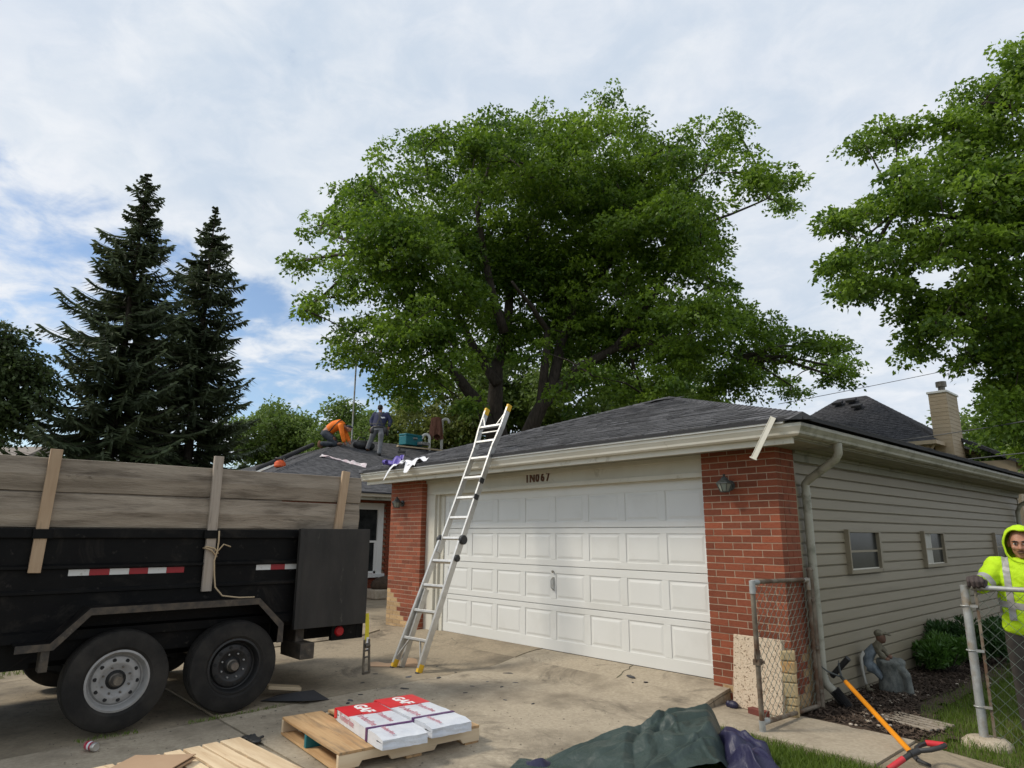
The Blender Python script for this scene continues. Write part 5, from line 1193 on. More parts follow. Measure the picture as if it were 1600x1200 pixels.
def head(mb, c, s=1., yaw=0., pitch_=0.):
    """a head facing -Y with brow, nose, cheeks, lips, chin and ears"""
    Mx = Matrix.Translation(c) @ Matrix.Rotation(yaw,4,'Z') @ Matrix.Rotation(pitch_,4,'X') @ Matrix.Scale(s,4)
    E_ = lambda p, r: mb.ell(p, r, 14, 10, Mx)
    E_((0,.012,.02),(.078,.096,.098)); E_((0,-.012,-.035),(.062,.075,.078)); E_((0,-.055,-.088),(.030,.028,.022))
    E_((0,-.078,.026),(.055,.018,.014)); E_((-.036,-.062,-.022),(.025,.024,.022)); E_((.036,-.062,-.022),(.025,.024,.022))
    mb.add([(-.009,-.082,.022),(.009,-.082,.022),(.019,-.086,-.028),(-.019,-.086,-.028),(0,-.118,-.026),(0,-.092,.024)], [(0,3,4,5),(1,5,4,2),(3,2,4),(0,5,1),(0,1,2,3)], Mx)
    E_((0,-.107,-.027),(.013,.012,.011)); E_((-.013,-.092,-.030),(.010,.010,.009)); E_((.013,-.092,-.030),(.010,.010,.009))
    E_((0,-.083,-.054),(.026,.011,.007)); E_((0,-.081,-.067),(.022,.011,.008))
    for s_ in (-1,1): E_((s_*.08,.012,-.005),(.012,.024,.032))
    return Mx
# --- the man at the fence
pm = thing('person', (2.80,.60,-.15), 'man in hi-vis yellow hooded sweatshirt resting a gloved hand on the fence post', 'person', rz=R(11))
HC = Vector((.0,-.06,1.60))
arm = [(-.195,.0,1.40),(-.235,-.03,1.34),(-.33,-.16,1.245),(-.345,-.29,1.285)]   # reaching forward to the post
b = MB()
b.path([(0,.02,.92),(0,.02,1.02),(0,.0,1.15),(0,-.01,1.30),(0,0,1.41),(0,-.01,1.45)], [.15,.145,.15,.165,.14,.07], 16, True, 1.15, .72)
b.path([(0,-.01,1.42),(0,-.035,1.52)], [.058,.055], 12)
head(b, HC, 1.10, R(-3), R(6))
limb(b, arm, [.062,.055,.042,.032]); limb(b, [(.195,0,1.40),(.26,-.01,1.25),(.30,-.08,1.08),(.24,-.20,1.0)], [.062,.052,.040,.030])
for s in (-1,1): limb(b, [(s*.095,.02,.95),(s*.11,.0,.72),(s*.115,-.01,.50),(s*.12,.02,.28),(s*.12,.03,.09)], [.095,.085,.062,.056,.042])
body = blob(b, 'body', M['skin'], pm, .0095, 3, .5)
# face details
Mf = Matrix.Translation(HC) @ Matrix.Rotation(R(-3),4,'Z') @ Matrix.Rotation(R(6),4,'X') @ Matrix.Scale(1.10,4)
for s in (-1,1):
    mb = MB(); mb.ell((s*.031,-.083,.008),(.014,.009,.0065),12,8,Mf); mb.build('eye', M['white'], pm, smooth=True)
    mb = MB(); mb.ell((s*.030,-.0905,.008),(.0062,.004,.0062),10,8,Mf); mb.build('iris', M['hair'], pm, smooth=True)
    mb = MB(); mb.path([tuple(Mf @ Vector(p)) for p in ((s*.012,-.098,.026),(s*.030,-.099,.031),(s*.050,-.085,.026))], [.0045,.0055,.003], 6); mb.build('eyebrow', M['hair'], pm, smooth=True)
    mb = MB(); mb.path([tuple(Mf @ Vector(p)) for p in ((s*.018,-.090,.0155),(s*.031,-.0945,.0165),(s*.046,-.082,.012))], [.0022,.003,.002], 5); mb.build('eyelid', M['leather'], pm, smooth=True)
mb = MB(); mb.path([tuple(Mf @ Vector(p)) for p in ((-.026,-.088,-.061),(-.010,-.097,-.0595),(.010,-.097,-.0595),(.026,-.088,-.061))], [.003,.0055,.0055,.003], 6); mb.build('lips', M['statue_skin'], pm, smooth=True)
mb = MB(); mb.path([tuple(Mf @ Vector(p)) for p in ((-.028,-.087,-.053),(-.010,-.0965,-.0465),(.010,-.0965,-.0465),(.028,-.087,-.053))], [.003,.0045,.0045,.003], 6); mb.build('moustache', M['leather'], pm, smooth=True)
# sweatshirt
b = MB()
b.path([(0,.02,.86),(0,.015,.90),(0,.01,1.05),(0,-.005,1.20),(0,-.01,1.32),(0,0,1.42),(0,-.01,1.47)], [.185,.188,.185,.188,.192,.158,.095], 24, True, 1.16, .80)
limb(b, arm[:3]+[(-.343,-.255,1.272)], [.092,.086,.072,.056]); limb(b, [(.195,0,1.40),(.26,-.01,1.25),(.30,-.08,1.08),(.25,-.19,1.0)], [.092,.082,.068,.055])
b.path([(0,-.02,1.44),(0,-.035,1.49)], [.105,.10], 16)
hood_sw = blob(b, 'sweatshirt', M['hivis'], pm, .013, 6, .5)
mdp = hood_sw.data
for v in mdp.vertices:   # cloth wrinkles
    p = v.co; w = .014*(1-2*abs(mnoise.noise(Vector((p.x*7+p.z*4, p.y*7, p.z*10)))))-.004+.008*mnoise.noise(Vector((p.x*22+p.z*16, p.y*16, p.z*24))); p += v.normal*w
# hood
C0 = HC+Vector((0,.012,.0)); nA, nT = 48, 20; vs = []; fs = []
for i in range(nT+1):
    t_ = i/nT
    for j in range(nA):
        a = 2*math.pi*j/nA; ca, sa = math.cos(a), math.sin(a)
        th0 = R(55)+R(9)*abs(ca)-R(10)*max(0,sa)+R(5)*math.sin(3*a+.6)*max(0,sa)     # edge of the face opening
        th = th0+(math.pi-th0)*t_; roll_ = .010*math.exp(-(t_/.06)**2)
        d = Vector((math.sin(th)*ca, -math.cos(th), math.sin(th)*sa)); wv = 1+.05*mnoise.noise(d*3.5)*min(1,t_*6)+roll_*4
        vs.append(C0+Vector((d.x*.126*wv, d.y*.150*wv-.018*max(0,d.z)*(1-t_), d.z*.158*wv-(.02 if sa < -.3 else 0))))
for i in range(nT):
    for j in range(nA): fs.append((i*nA+j, i*nA+(j+1)%nA, (i+1)*nA+(j+1)%nA, (i+1)*nA+j))
hb = MB(); hb.add(vs, fs); hd = hb.build('hood', M['hivis'], pm, smooth=True); md = hd.modifiers.new('t','SOLIDIFY'); md.thickness = .010; md.offset = 0
# reflective tape
overlay(hood_sw, 'reflective_stripe', M['reflective'], lambda p, n_: -.155 < p.x < -.105 and p.z > .96 and abs(p.y) < .25, .004, pm, [((-.155,0,0),(1,0,0)),((-.105,0,0),(1,0,0)),((0,0,.96),(0,0,1))])
overlay(hood_sw, 'reflective_stripe', M['reflective'], lambda p, n_: 1.045 < p.z+p.x*.10 < 1.098 and p.x > -.235 and (p.x < .22) and p.y > -.19, .0045, pm, [((0,0,1.045),(.1,0,1)),((0,0,1.098),(.1,0,1)),((-.235,0,0),(1,0,0))])
def near_arm(p): 
    a, b_ = Vector(arm[1]), Vector(arm[2]); d = b_-a; t = (p-a).dot(d)/d.length_squared; return .58 < t < .86 and p.x < -.20
overlay(hood_sw, 'reflective_stripe', M['reflective'], lambda p, n_: near_arm(p), .004, pm, [(Vector(arm[1]).lerp(Vector(arm[2]),t_), Vector(arm[2])-Vector(arm[1])) for t_ in (.58,.86)])
# trousers and boots
b = MB(); b.path([(0,.02,.78),(0,.02,.90),(0,.02,1.0)], [.175,.178,.165], 16, True, 1.1, .8)
for s in (-1,1): limb(b, [(s*.095,.02,.90),(s*.11,.0,.70),(s*.118,-.01,.50),(s*.122,.02,.28),(s*.122,.03,.08)], [.118,.105,.085,.078,.072])
o = blob(b, 'trousers', M['jeans_black'], pm, .014, 4)
for s in (-1,1):
    b = MB(); b.path([(s*.122,.03,.12),(s*.122,.03,.04)], [.06,.058], 12); b.ell((s*.124,-.05,.045),(.052,.13,.045),14,8); b.box(s*.124-.05,s*.124+.05,-.17,.08,.0,.025); blob(b, 'boot', M['boot'], pm, .011, 3)
# glove on the post, five fingers folded over it
gl = MB(); W0 = Vector((-.345,-.285,1.285)); K = Vector((-.350,-.375,1.305))
gl.path([W0, W0*.5+K*.5, K], [.040,.047,.045], 14, True, 1.15, .75)
for k, (dx_, ln) in enumerate(((-.042,.92),(-.014,1.0),(.014,.98),(.040,.84))):
    r = .0135; a = K+Vector((dx_,-.010,.010)); gl.path([a, a+Vector((dx_*.15,-.038*ln,-.002)), a+Vector((dx_*.2,-.060*ln,-.032)), a+Vector((dx_*.2,-.052*ln,-.068*ln)), a+Vector((dx_*.15,-.030*ln,-.085*ln))], [r*1.1,r*1.12,r*1.05,r*.98,r*.8], 10)
gl.path([K+Vector((.046,.05,-.008)), K+Vector((.070,.010,-.02)), K+Vector((.066,-.022,-.048)), K+Vector((.052,-.036,-.070))], [.017,.017,.015,.012], 10)
blob(gl, 'glove', M['glove'], pm, .0055, 2, .4)
# --- roofer in navy standing with his back to us
wx, wy = -13.62, 3.96
pb_ = thing('person', (wx,wy,hz(wx,wy)+.01), 'roofer in navy shirt and grey trousers standing on the house roof', 'person', 'roofers on the house roof', rz=YAW)
b = MB()
b.path([(-.06,.05,.84),(-.06,.07,.98),(-.04,.11,1.14),(-.03,.15,1.28),(-.03,.15,1.36)], [.15,.14,.165,.175,.11], 16, True, 1.15, .75)
b.path([(-.04,.15,1.36),(-.06,.17,1.44)], [.055,.055], 12); head(b, Vector((-.07,.19,1.53)), 1.0, R(175), R(18))
limb(b, [(-.22,.14,1.32),(-.31,.12,1.12),(-.28,.05,.95),(-.20,.10,.86)], [.06,.052,.042,.034]); limb(b, [(.16,.14,1.32),(.27,.12,1.12),(.26,.06,.94),(.20,.12,.82)], [.06,.052,.042,.034])
LF = Vector((-.42,.22,.19))
limb(b, [(.03,.06,.88),(.03,.0,.66),(.02,.03,.46),(.0,.0,.10)], [.09,.08,.06,.042]); limb(b, [(-.15,.06,.88),(-.23,.10,.70),(-.31,.17,.52),LF+Vector((0,0,.10))], [.09,.08,.06,.042])
body = blob(b, 'body', M['skin'], pb_, .016, 3)
b = MB(); b.path([(-.06,.05,.86),(-.06,.07,.98),(-.04,.11,1.14),(-.03,.15,1.28),(-.03,.15,1.38)], [.165,.165,.185,.195,.125], 16, True, 1.15, .80)
limb(b, [(-.22,.14,1.32),(-.32,.12,1.12),(-.285,.05,.96)], [.085,.07,.055]); limb(b, [(.16,.14,1.32),(.28,.12,1.12),(.265,.06,.95)], [.085,.07,.055]); sh_ = blob(b, 'shirt', M['navy'], pb_, .018, 3)
overlay(sh_, 'back_logo', M['film_white'], lambda p, n_: .0 < p.x < .12 and 1.17 < p.z < 1.22 and n_.y < -.3, .006, pb_)
overlay(sh_, 'harness_strap', M['black_plastic'], lambda p, n_: (abs(p.x+.03+(p.z-1.2)*.35) < .024 or abs(p.x+.03-(p.z-1.2)*.35) < .024 or abs(p.z-1.0) < .025) and p.z > .95, .006, pb_)
b = MB(); b.path([(-.06,.05,.78),(-.06,.06,.93)], [.155,.16], 16, True, 1.1, .85)
limb(b, [(.03,.06,.86),(.03,.0,.66),(.02,.03,.46),(.0,.0,.10)], [.11,.098,.078,.066]); limb(b, [(-.15,.06,.86),(-.23,.10,.70),(-.31,.17,.52),LF+Vector((0,0,.08))], [.11,.098,.078,.066]); blob(b, 'trousers', M['grey_pants'], pb_, .018, 3)
for p in (Vector((0,0,0)), LF): b = MB(); b.path([p+Vector((0,0,.14)), p+Vector((0,0,.05))], [.06,.058], 10); b.ell(p+Vector((0,.06,.045)),(.052,.125,.045),12,8); blob(b, 'boot', M['boot'] if p.x < -.1 else M['black_plastic'], pb_, .016, 2)
b = MB(); b.ell((-.07,.17,1.575),(.083,.098,.070),14,10); b.ell((-.07,.13,1.53),(.074,.06,.07),14,10); blob(b, 'hair', M['hair'], pb_, .012, 2)
b = MB(); b.path([(-.06+.175*math.cos(t),.06+.135*math.sin(t),.90) for t in [k*2*math.pi/20 for k in range(21)]], .035, 8); b.ell((-.25,.0,.80),(.07,.06,.11),10,8); b.ell((.14,.0,.80),(.08,.06,.12),10,8); b.ell((.20,.10,.74),(.05,.05,.12),10,8); blob(b, 'tool_belt', M['black_plastic'], pb_, .016, 2)
b = MB(); b.ell((-.29,.02,.80),(.045,.05,.10),10,8); blob(b, 'tool_pouch', M['leather'], pb_, .014, 2)
# tools bag at his feet
wx2, wy2 = -14.05, 3.85
t = thing('tool_bag', (-14.35,3.75,hz(-14.35,3.75)), 'black tool bag lying on the roof behind the navy roofer', 'tool bag'); b = MB(); b.ell((0,0,.12),(.22,.30,.16),12,8); b.ell((.1,.25,.10),(.14,.16,.13),12,8); blob(b, 'bag', M['black_plastic'], t, .03, 2)
mb = MB(); mb.path([(0,-.2,.2),(0,-.1,.36),(0,.1,.36),(0,.2,.2)], .02, 8); mb.build('handle', M['black_plastic'], t)
t = thing('nail_gun', (-14.0,5.05,hz(-14.0,5.05)+.02), 'dark nail gun lying on the roof right of the navy roofer', 'nail gun', rz=R(40)); mb = MB(); mb.box(-.15,.1,-.04,.04,.06,.14); mb.path([(-.1,0,.1),(-.1,.0,.24)], .03, 8); mb.build('body', M['black_plastic'], t, bevel=.01); mb = MB(); mb.path([(.1,0,.1),(.1,.06,.0)], .025, 8); mb.build('magazine', M['rim'], t)
# --- roofer in orange kneeling
kx, ky = -14.62, 2.86
po = thing('person', (kx,ky,hz(kx,ky)+.02), 'roofer in orange shirt kneeling and working at the roof ridge', 'person', 'roofers on the house roof', rz=YAW)
tor = [(-.20,.02,.44),(-.10,.02,.56),(.06,.0,.68),(.22,.0,.72),(.34,0,.66)]
b = MB(); b.path(tor, [.15,.15,.155,.16,.11], 16, True, 1., 1.); b.path([(.34,0,.66),(.42,-.01,.64)], [.055,.052], 10)
Mh = head(b, Vector((.50,-.01,.60)), 1.0, R(90), R(0))
limb(b, [(.30,-.18,.66),(.36,-.20,.42),(.42,-.16,.20),(.46,-.10,.10)], [.06,.05,.042,.034]); limb(b, [(.30,.18,.66),(.38,.20,.44),(.50,.14,.24),(.56,.06,.14)], [.06,.05,.042,.034])
for s in (-1,1): limb(b, [(-.18,s*.10,.42),(.02,s*.13,.26),(.16,s*.14,.10),(-.06,s*.13,.10),(-.30,s*.12,.12)], [.10,.09,.07,.06,.05])
blob(b, 'body', M['skin'], po, .016, 3)
b = MB(); b.path(tor[1:], [.165,.175,.18,.125], 16); limb(b, [(.30,-.18,.66),(.37,-.20,.42),(.42,-.16,.20)], [.09,.075,.06]); limb(b, [(.30,.18,.66),(.39,.20,.44),(.50,.14,.24)], [.09,.075,.06]); so_ = blob(b, 'shirt', M['orange_shirt'], po, .018, 3)
overlay(so_, 'harness_strap', M['black_plastic'], lambda p, n_: abs((p.x-.06)-(p.z-.62)*.9) < .022 and n_.y < .3, .006, po)
b = MB(); b.path([(-.22,.02,.36),(-.17,.02,.50)], [.17,.17], 14)
for s in (-1,1): limb(b, [(-.18,s*.10,.42),(.02,s*.13,.27),(.16,s*.14,.11),(-.06,s*.13,.11),(-.26,s*.12,.12)], [.125,.11,.09,.08,.07])
blob(b, 'trousers', M['camo'], po, .018, 3)
for s in (-1,1): b = MB(); b.ell((-.34,s*.12,.10),(.06,.05,.12),12,8); b.ell((-.28,s*.12,.12),(.07,.05,.06),12,8); blob(b, 'boot', M['boot'], po, .016, 2)
b = MB(); b.ell((.505,-.01,.655),(.10,.085,.065),14,10); b.ell((.60,-.01,.63),(.06,.06,.02),10,6); blob(b, 'cap', M['camo'], po, .012, 2)
b = MB(); b.ell((.10,-.17,.24),(.07,.05,.08),10,8); b.ell((.30,-.18,.10),(.10,.04,.05),10,8); blob(b, 'tool_pouch', M['leather'], po, .016, 2)
# ------------------------------------------------------------------ neighbour house
nh = thing('neighbour_house', (0,0,0), 'two storey beige house with steep dark roof beyond the garage', 'house')
cx_, cy_, cz_ = -3.731, 22.865, 5.19; tN = 3.55; sN = .8; ridge_w = 1.25
xr = cx_-tN; xl = xr-ridge_w; xL = xl-tN; yb = cy_+2*tN; zr = cz_+sN*tN
v = [(cx_,cy_,cz_),(xL,cy_,cz_),(xL,yb,cz_),(cx_,yb,cz_),(xr,cy_+tN,zr),(xl,cy_+tN,zr)]
mb = MB(); mb.add(v, [(0,4,5,1),(3,4,0),(2,5,4,3),(1,5,2),(0,1,2,3)]); nr = mb.build('roof', M['shingle_dark'], nh)
sN1 = Vector((0,tN,zr-cz_)); LN = sN1.length
roof_plane('shingles', (0,cy_,cz_+.01), (1,0,0), sN1, int(LN/.15), lambda s: (xL+tN*s/LN, cx_-tN*s/LN), nr, 61, exposure=.15, m=M['shingle_dark'])
sN2 = Vector((-tN,0,zr-cz_)); roof_plane('shingles', (cx_,0,cz_+.01), (0,1,0), sN2, int(LN/.15), lambda s: (cy_+tN*s/LN, yb-tN*s/LN), nr, 62, exposure=.15, m=M['shingle_dark'])
mb = MB(); mb.box(xL+.4,cx_-.4,cy_+.4,yb-.4,-.3,cz_-.05); nw = mb.build('wall', M['siding_beige'], nh)
for k in range(14):
    z = 2.9+k*.16; mb = MB(); mb.box(xL+.39,cx_-.385,cy_+.385,cy_+.399,z+.012,z+.158); mb.build('plank', M['siding_beige'], nw)
mb = MB(); mb.box(xL-.05,cx_+.08,cy_-.08,cy_,cz_-.13,cz_+.02); mb.box(cx_,cx_+.08,cy_,yb,cz_-.13,cz_+.02); mb.build('gutter', M['siding_beige'], nh)
mb = MB(); mb.box(xL+.1,cx_-.02,cy_+.02,yb-.1,cz_-.10,cz_-.04); mb.build('soffit', M['gutter_side'], nh)
mb = MB(); mb.path([(cx_-.1,cy_+.3,cz_-.1),(cx_-.35,cy_+.36,cz_-.5),(cx_-.35,cy_+.36,0)], .05, 8); mb.build('downspout', M['siding_beige'], nh)
for (x, s) in ((-8.35,.86),(-7.75,.88),(-7.35,.74)):
    q = Vector((x,cy_,cz_))+sN1*s; mb = MB(); mb.box(-.22,.22,-.16,.16,0,.12); mb.build('roof_vent', M['felt'], nr, bevel=.02, loc=q+Vector((0,-.1,.06)), rot=(R(25),0,0))
# chimney with lap siding
X0, X1, Y0, Y1, ZT = -4.03, -3.41, 24.0, 25.5, 7.24
mb = MB(); mb.box(X0,X1,Y0,Y1,0,ZT); ch = mb.build('chimney', M['siding_beige'], nh)
for k in range(24):
    z = ZT-.16-k*.16; mb = MB(); mb.box(X0-.012,X1+.012,Y0-.014,Y0-.001,z+.012,z+.158); mb.box(X1+.001,X1+.014,Y0-.012,Y1,z+.012,z+.158); mb.build('plank', M['siding_beige'], ch)
mb = MB(); mb.box(X0-.06,X1+.06,Y0-.06,Y1+.06,ZT,ZT+.09); mb.build('chimney_cap', M['white'], ch, bevel=.01)
mb = MB(); mb.lathe([(.13,0),(.13,.28),(.20,.29),(.20,.50),(.0,.52)], 16, Matrix.Translation(((X0+X1)/2,(Y0+Y1)/2,ZT+.09))); mb.build('flue', M['hub'], ch, auto=True)
# lower rear roof to the right of the chimney
mb = MB(); mb.add([(-3.6,25.2,5.6),(-1.4,25.2,4.35),(-1.4,31,4.35),(-3.6,31,5.6),(-3.6,25.2,5.45),(-1.4,25.2,4.2),(-1.4,31,4.2),(-3.6,31,5.45)], [(0,1,2,3),(0,4,5,1),(1,5,6,2),(4,7,6,5)]); mb.build('rear_roof', M['shingle_dark'], nh)
mb = MB(); mb.box(-3.6,-1.75,25.5,30.8,0,4.5); mb.build('rear_wall', M['siding_beige'], nh)
# cables
def cpath(p, q, sag, r, label):
    P_, Q = Vector(p), Vector(q); mb = MB(); mb.path([P_.lerp(Q, i/16)-Vector((0,0,4*sag*(i/16)*(1-i/16))) for i in range(17)], r, 5); o = mb.build('overhead_cable', M['wire_cable'], None); tag(o, label, 'cable', 'overhead cables')
cpath((-9.45,21.96,7.32),(3.1,34.4,11.1),.12,.014,'thin overhead cable crossing the sky left of the chimney')
cpath((-4.37,19.7,4.90),(3.4,4.9,3.22),.04,.012,'overhead cable running right from the neighbour eave')
cpath((1.40,4.9,2.63),(3.3,7.2,3.0),.01,.008,'overhead cable tied to the garage side gutter')
# far roofs at the left
def far_house(loc, w, d, zw, zr_, m, label, rz=0):
    t = thing('far_house', loc, label, 'house', 'far houses at the left', rz)
    mb = MB(); mb.box(-w/2,w/2,-d/2,d/2,0,zw); mb.build('wall', M['siding_beige'], t)
    e = .5; mb = MB(); mb.add([(-w/2-e,-d/2-e,zw),(w/2+e,-d/2-e,zw),(w/2+e,d/2+e,zw),(-w/2-e,d/2+e,zw),(-w/2-e,0,zr_),(w/2+e,0,zr_)], [(0,1,5,4),(2,3,4,5),(0,4,3),(1,2,5),(3,2,1,0)]); mb.build('roof', m, t)
far_house((-46.5,4.6,-.3),9,8,4.6,7.1,M['roof_grey'],'grey roofed house glimpsed between the two spruces',R(40))
far_house((-68,-1,-.3),8,8,6.5,9.0,M['roof_tan'],'tan roofed house glimpsed at the far left',R(40))

# ------------------------------------------------------------------ trees
def unproj(u, v, d):
    """a point at photo pixel u,v, d metres along the view axis: used once to lay out crown clumps in the world"""
    return CAM+(_f+_r2*((u-800)/1037.1)-_u2*((v-600)/1037.1))*d
def sprays(clumps, rg, per_area=9., spray_r=.42, nl=26, fill=.55):
    """clumps (center, rx(right), ry(depth), rz) -> leaf positions grouped in drooping sprays"""
    P_, D_, T_, S_ = [], [], [], []
    RT = np.array(_r2); FW = np.array((_f.x,_f.y,0)); FW /= np.linalg.norm(FW); UP = np.array((0,0,1.))
    for c, (rx, ry, rz_) in clumps:
        k = max(5, int(per_area*(rx*ry+ry*rz_+rx*rz_)))
        d = rg.normal(size=(k,3)); d /= np.linalg.norm(d,axis=1)[:,None]; d[:,2] = np.where(rg.uniform(size=k) < .25, np.abs(d[:,2]), d[:,2])
        rad = np.where(rg.uniform(size=k) < fill, rg.uniform(.80,1.05,k), rg.uniform(.25,.85,k))
        q = np.array(c)+(d[:,0:1]*rx*RT+d[:,1:2]*ry*FW+d[:,2:3]*rz_*UP)*rad[:,None]
        outd = d[:,0:1]*RT+d[:,1:2]*FW+d[:,2:3]*UP
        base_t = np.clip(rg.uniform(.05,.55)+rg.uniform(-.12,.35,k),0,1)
        for i in range(k):
            r_ = spray_r*rg.uniform(.55,1.25); n_ = int(nl*(r_/spray_r)**1.3)
            o = outd[i]*np.array((1,1,.35)); o = o/(np.linalg.norm(o)+1e-6)
            e = rg.normal(size=(n_,3)); e[:,2] = np.abs(e[:,2])*.9-.25; e /= np.linalg.norm(e,axis=1)[:,None]
            sh_ = rg.uniform(.35,1,n_)[:,None]**.5
            off_ = e*np.array((1,1,.62))*r_*sh_
            off_ += o*rg.uniform(-.3,.7,n_)[:,None]*r_*.6
            off_[:,2] -= .30*(off_[:,0]**2+off_[:,1]**2)/r_
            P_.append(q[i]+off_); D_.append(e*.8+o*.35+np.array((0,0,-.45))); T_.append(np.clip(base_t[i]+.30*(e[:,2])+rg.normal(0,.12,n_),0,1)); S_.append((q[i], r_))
    return np.concatenate(P_), np.concatenate(D_), np.concatenate(T_), S_
def tree(name, base, label, cat, clumps, m, rg, leaf=.15, per=9., spray=.42, nl=26, limbs=None, trunk_r=.4, fork=None, group=None, aspect=.62, twigs=True, fill=.55, hubs=None):
    base = Vector(base); t = thing(name, base, label, cat, group)
    P_, D_, T_, S_ = sprays(clumps, rg, per, spray, nl, fill)
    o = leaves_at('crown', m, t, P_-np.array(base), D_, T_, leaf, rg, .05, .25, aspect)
    mb = MB(); fork = Vector(fork) if fork is not None else base+Vector((0,0,3))
    mb.path([base-base, (base.lerp(fork,.5)-base)+Vector((.05,.03,0)), fork-base], [trunk_r*1.25, trunk_r, trunk_r*.9], 12)
    ends = []
    for pts, r0, r1 in (limbs or []):
        pts = [Vector(p) for p in pts]; fine_ = []
        for i in range(len(pts)-1):
            for s in range(4):
                q = pts[i].lerp(pts[i+1], s/4); fine_.append(q+Vector((mnoise.noise(q*.7),mnoise.noise(q*.7+Vector((9,0,0))),0))*.12)
        fine_.append(pts[-1]); k = len(fine_)
        mb.path([q-base for q in fine_], [r0+(r1-r0)*i/(k-1) for i in range(k)], 9); ends += fine_[k//3:]
    ends = ends or [fork]
    if twigs:
        EA = np.array([tuple(e) for e in ends]); nodes = []
        def branch(a, b_, r0, k=5):
            L_ = (b_-a).length; mid_ = a.lerp(b_,.5)+Vector((mnoise.noise(a),mnoise.noise(b_),.5))*.10*L_
            pts = [a, a.lerp(mid_,.6), mid_, mid_.lerp(b_,.6), b_]
            mb.path([q-base for q in pts], [r0,r0*.8,r0*.62,r0*.45,r0*.3], k, False); nodes.extend([a.lerp(mid_,.6), mid_, mid_.lerp(b_,.6), b_])
        for h in (hubs or []):
            h = Vector(h); a = Vector(EA[np.argmin(((EA-np.array(h))**2).sum(1))])
            if (h-a).length > .4: branch(a, h, min(.10,.02+.016*(h-a).length)*trunk_r/.4, 6)
        for c, _ in clumps:
            NA = np.array([tuple(n_) for n_ in nodes]) if nodes else EA
            if hubs is None: NA = EA
            a = Vector(NA[np.argmin(((NA-np.array(c))**2).sum(1))]); L_ = (Vector(c)-a).length
            if L_ > .3: branch(a, Vector(c), min(.05,.012+.010*L_)*(trunk_r/.4 if hubs else 1.6), 4)
        NA = np.array([tuple(n_) for n_ in nodes]) if nodes else EA
        for i in rg.permutation(len(S_))[:min(len(S_),600)]:
            q = S_[i][0]; a = Vector(NA[np.argmin(((NA-q)**2).sum(1))]); b_ = Vector(q)
            if (b_-a).length > 4: continue
            mb.path([a-base, a.lerp(b_,.5)+Vector((0,0,.1))-base, b_-base], [.016,.011,.006], 3, False)
    mb.build('trunk', M['bark'], t, smooth=True); return t
def px_clumps(ells, d0, depthr, rg, layers=2, px=1037.1, sub=0):
    """ellipses (u, v, ru, rv) -> world clumps; with sub, each is broken into drooping boughs with gaps between"""
    cl = []
    for e in ells:
        u, v_, ru, rv = e[:4]
        for q in [rg.uniform(-1,1)*depthr for _ in range(layers)]:
            if not sub:
                d = d0+q; k = d/px; c = unproj(u+rg.uniform(-.1,.1)*ru, v_+rg.uniform(-.1,.1)*rv, d); cl.append((tuple(c), (ru*k, min(ru,rv)*k*1.15, rv*k))); continue
            n_ = int(max(2, min(11, ru*rv/sub)))
            for _ in range(n_):
                a = rg.uniform(0,2*np.pi); r = rg.uniform(.15,1.0)**.6; fu = rg.uniform(.26,.46); fr = math.sqrt(ru*rv)
                d = d0+q+rg.uniform(-1,1)*fr*d0/px*.8; k = d/px
                uu = u+ru*(1-fu*.55)*r*math.cos(a); vv = v_+rv*(1-fu*.55)*r*math.sin(a); c = unproj(uu, vv, d)
                w = max(16, fr*fu*1.15); cl.append((tuple(c), (w*k*rg.uniform(.9,1.35), w*k, w*k*rg.uniform(.62,.95))))
    return cl
# the big maple behind the house
rg = np.random.default_rng(101)
mel = [(500,362,50,30),(470,408,30,18),(560,335,65,55),(610,275,55,42),(580,300,30,28),(700,250,75,58),(660,215,35,30),(790,230,75,48),(740,200,40,25),(850,265,85,80),(900,185,24,34),(945,165,22,36),(925,225,50,50),(980,200,22,18),(1000,275,85,68),(1085,245,62,52),(1135,208,24,34),(1160,260,35,30),(1190,285,55,26),(1225,282,24,20),(1215,318,30,16),(620,400,105,85),(520,440,45,36),(485,480,22,16),(750,370,125,105),(900,380,130,115),(1040,370,95,85),(1105,415,42,40),(580,535,65,50),(535,560,40,26),(600,590,45,36),(640,610,30,26),(690,500,85,75),(820,470,115,80),(960,490,120,85),(1080,520,95,60),(1120,460,30,30),(1170,545,80,45),(1250,545,50,38),(1300,572,32,24),(1290,540,24,18),(1240,605,50,18),(1120,600,95,36),(990,590,90,40),(920,560,60,40),(1310,590,18,14),(1180,500,34,22),(700,575,55,34),(660,600,40,28),(760,560,60,30),(850,560,60,34),(910,620,60,28),(1010,635,80,24),(1100,640,60,18),(730,620,30,22),(620,560,50,40),(880,520,70,40)]
cl = px_clumps(mel, 26.5, 4.0, rg, 2, sub=520.)
px = lambda u, v, d=26.5: unproj(u, v, d)
base = (-15.15, 11.35, -.3)
lim = [([px(790,720),px(770,640),px(775,580,27.2),px(790,520,28),px(800,430,28.8),px(850,330,29),px(930,220,28)],.38,.05),
 ([px(785,715),px(745,625,26),px(697,570,25.5),px(640,480,25),px(580,400,24.5)],.30,.06),
 ([px(805,715),px(835,660,26),px(850,630,26),px(900,580,26),px(960,545,26),px(1050,525,26),px(1150,560,26)],.36,.06),
 ([px(775,600),px(740,540,27),px(700,470,28),px(660,380,28)],.22,.05),
 ([px(845,645,26),px(852,560,26),px(856,515,26),px(830,480,25),px(800,440,24)],.2,.05),
 ([px(860,620,26),px(875,540,27),px(905,470,28),px(960,400,28),px(1040,330,28),px(1100,270,28)],.24,.05),
 ([px(790,520),px(765,440,26),px(745,330,26),px(765,250,26)],.2,.05), ([px(960,545,26),px(1020,470,26),px(1080,360,26),px(1200,310,26)],.14,.03)]
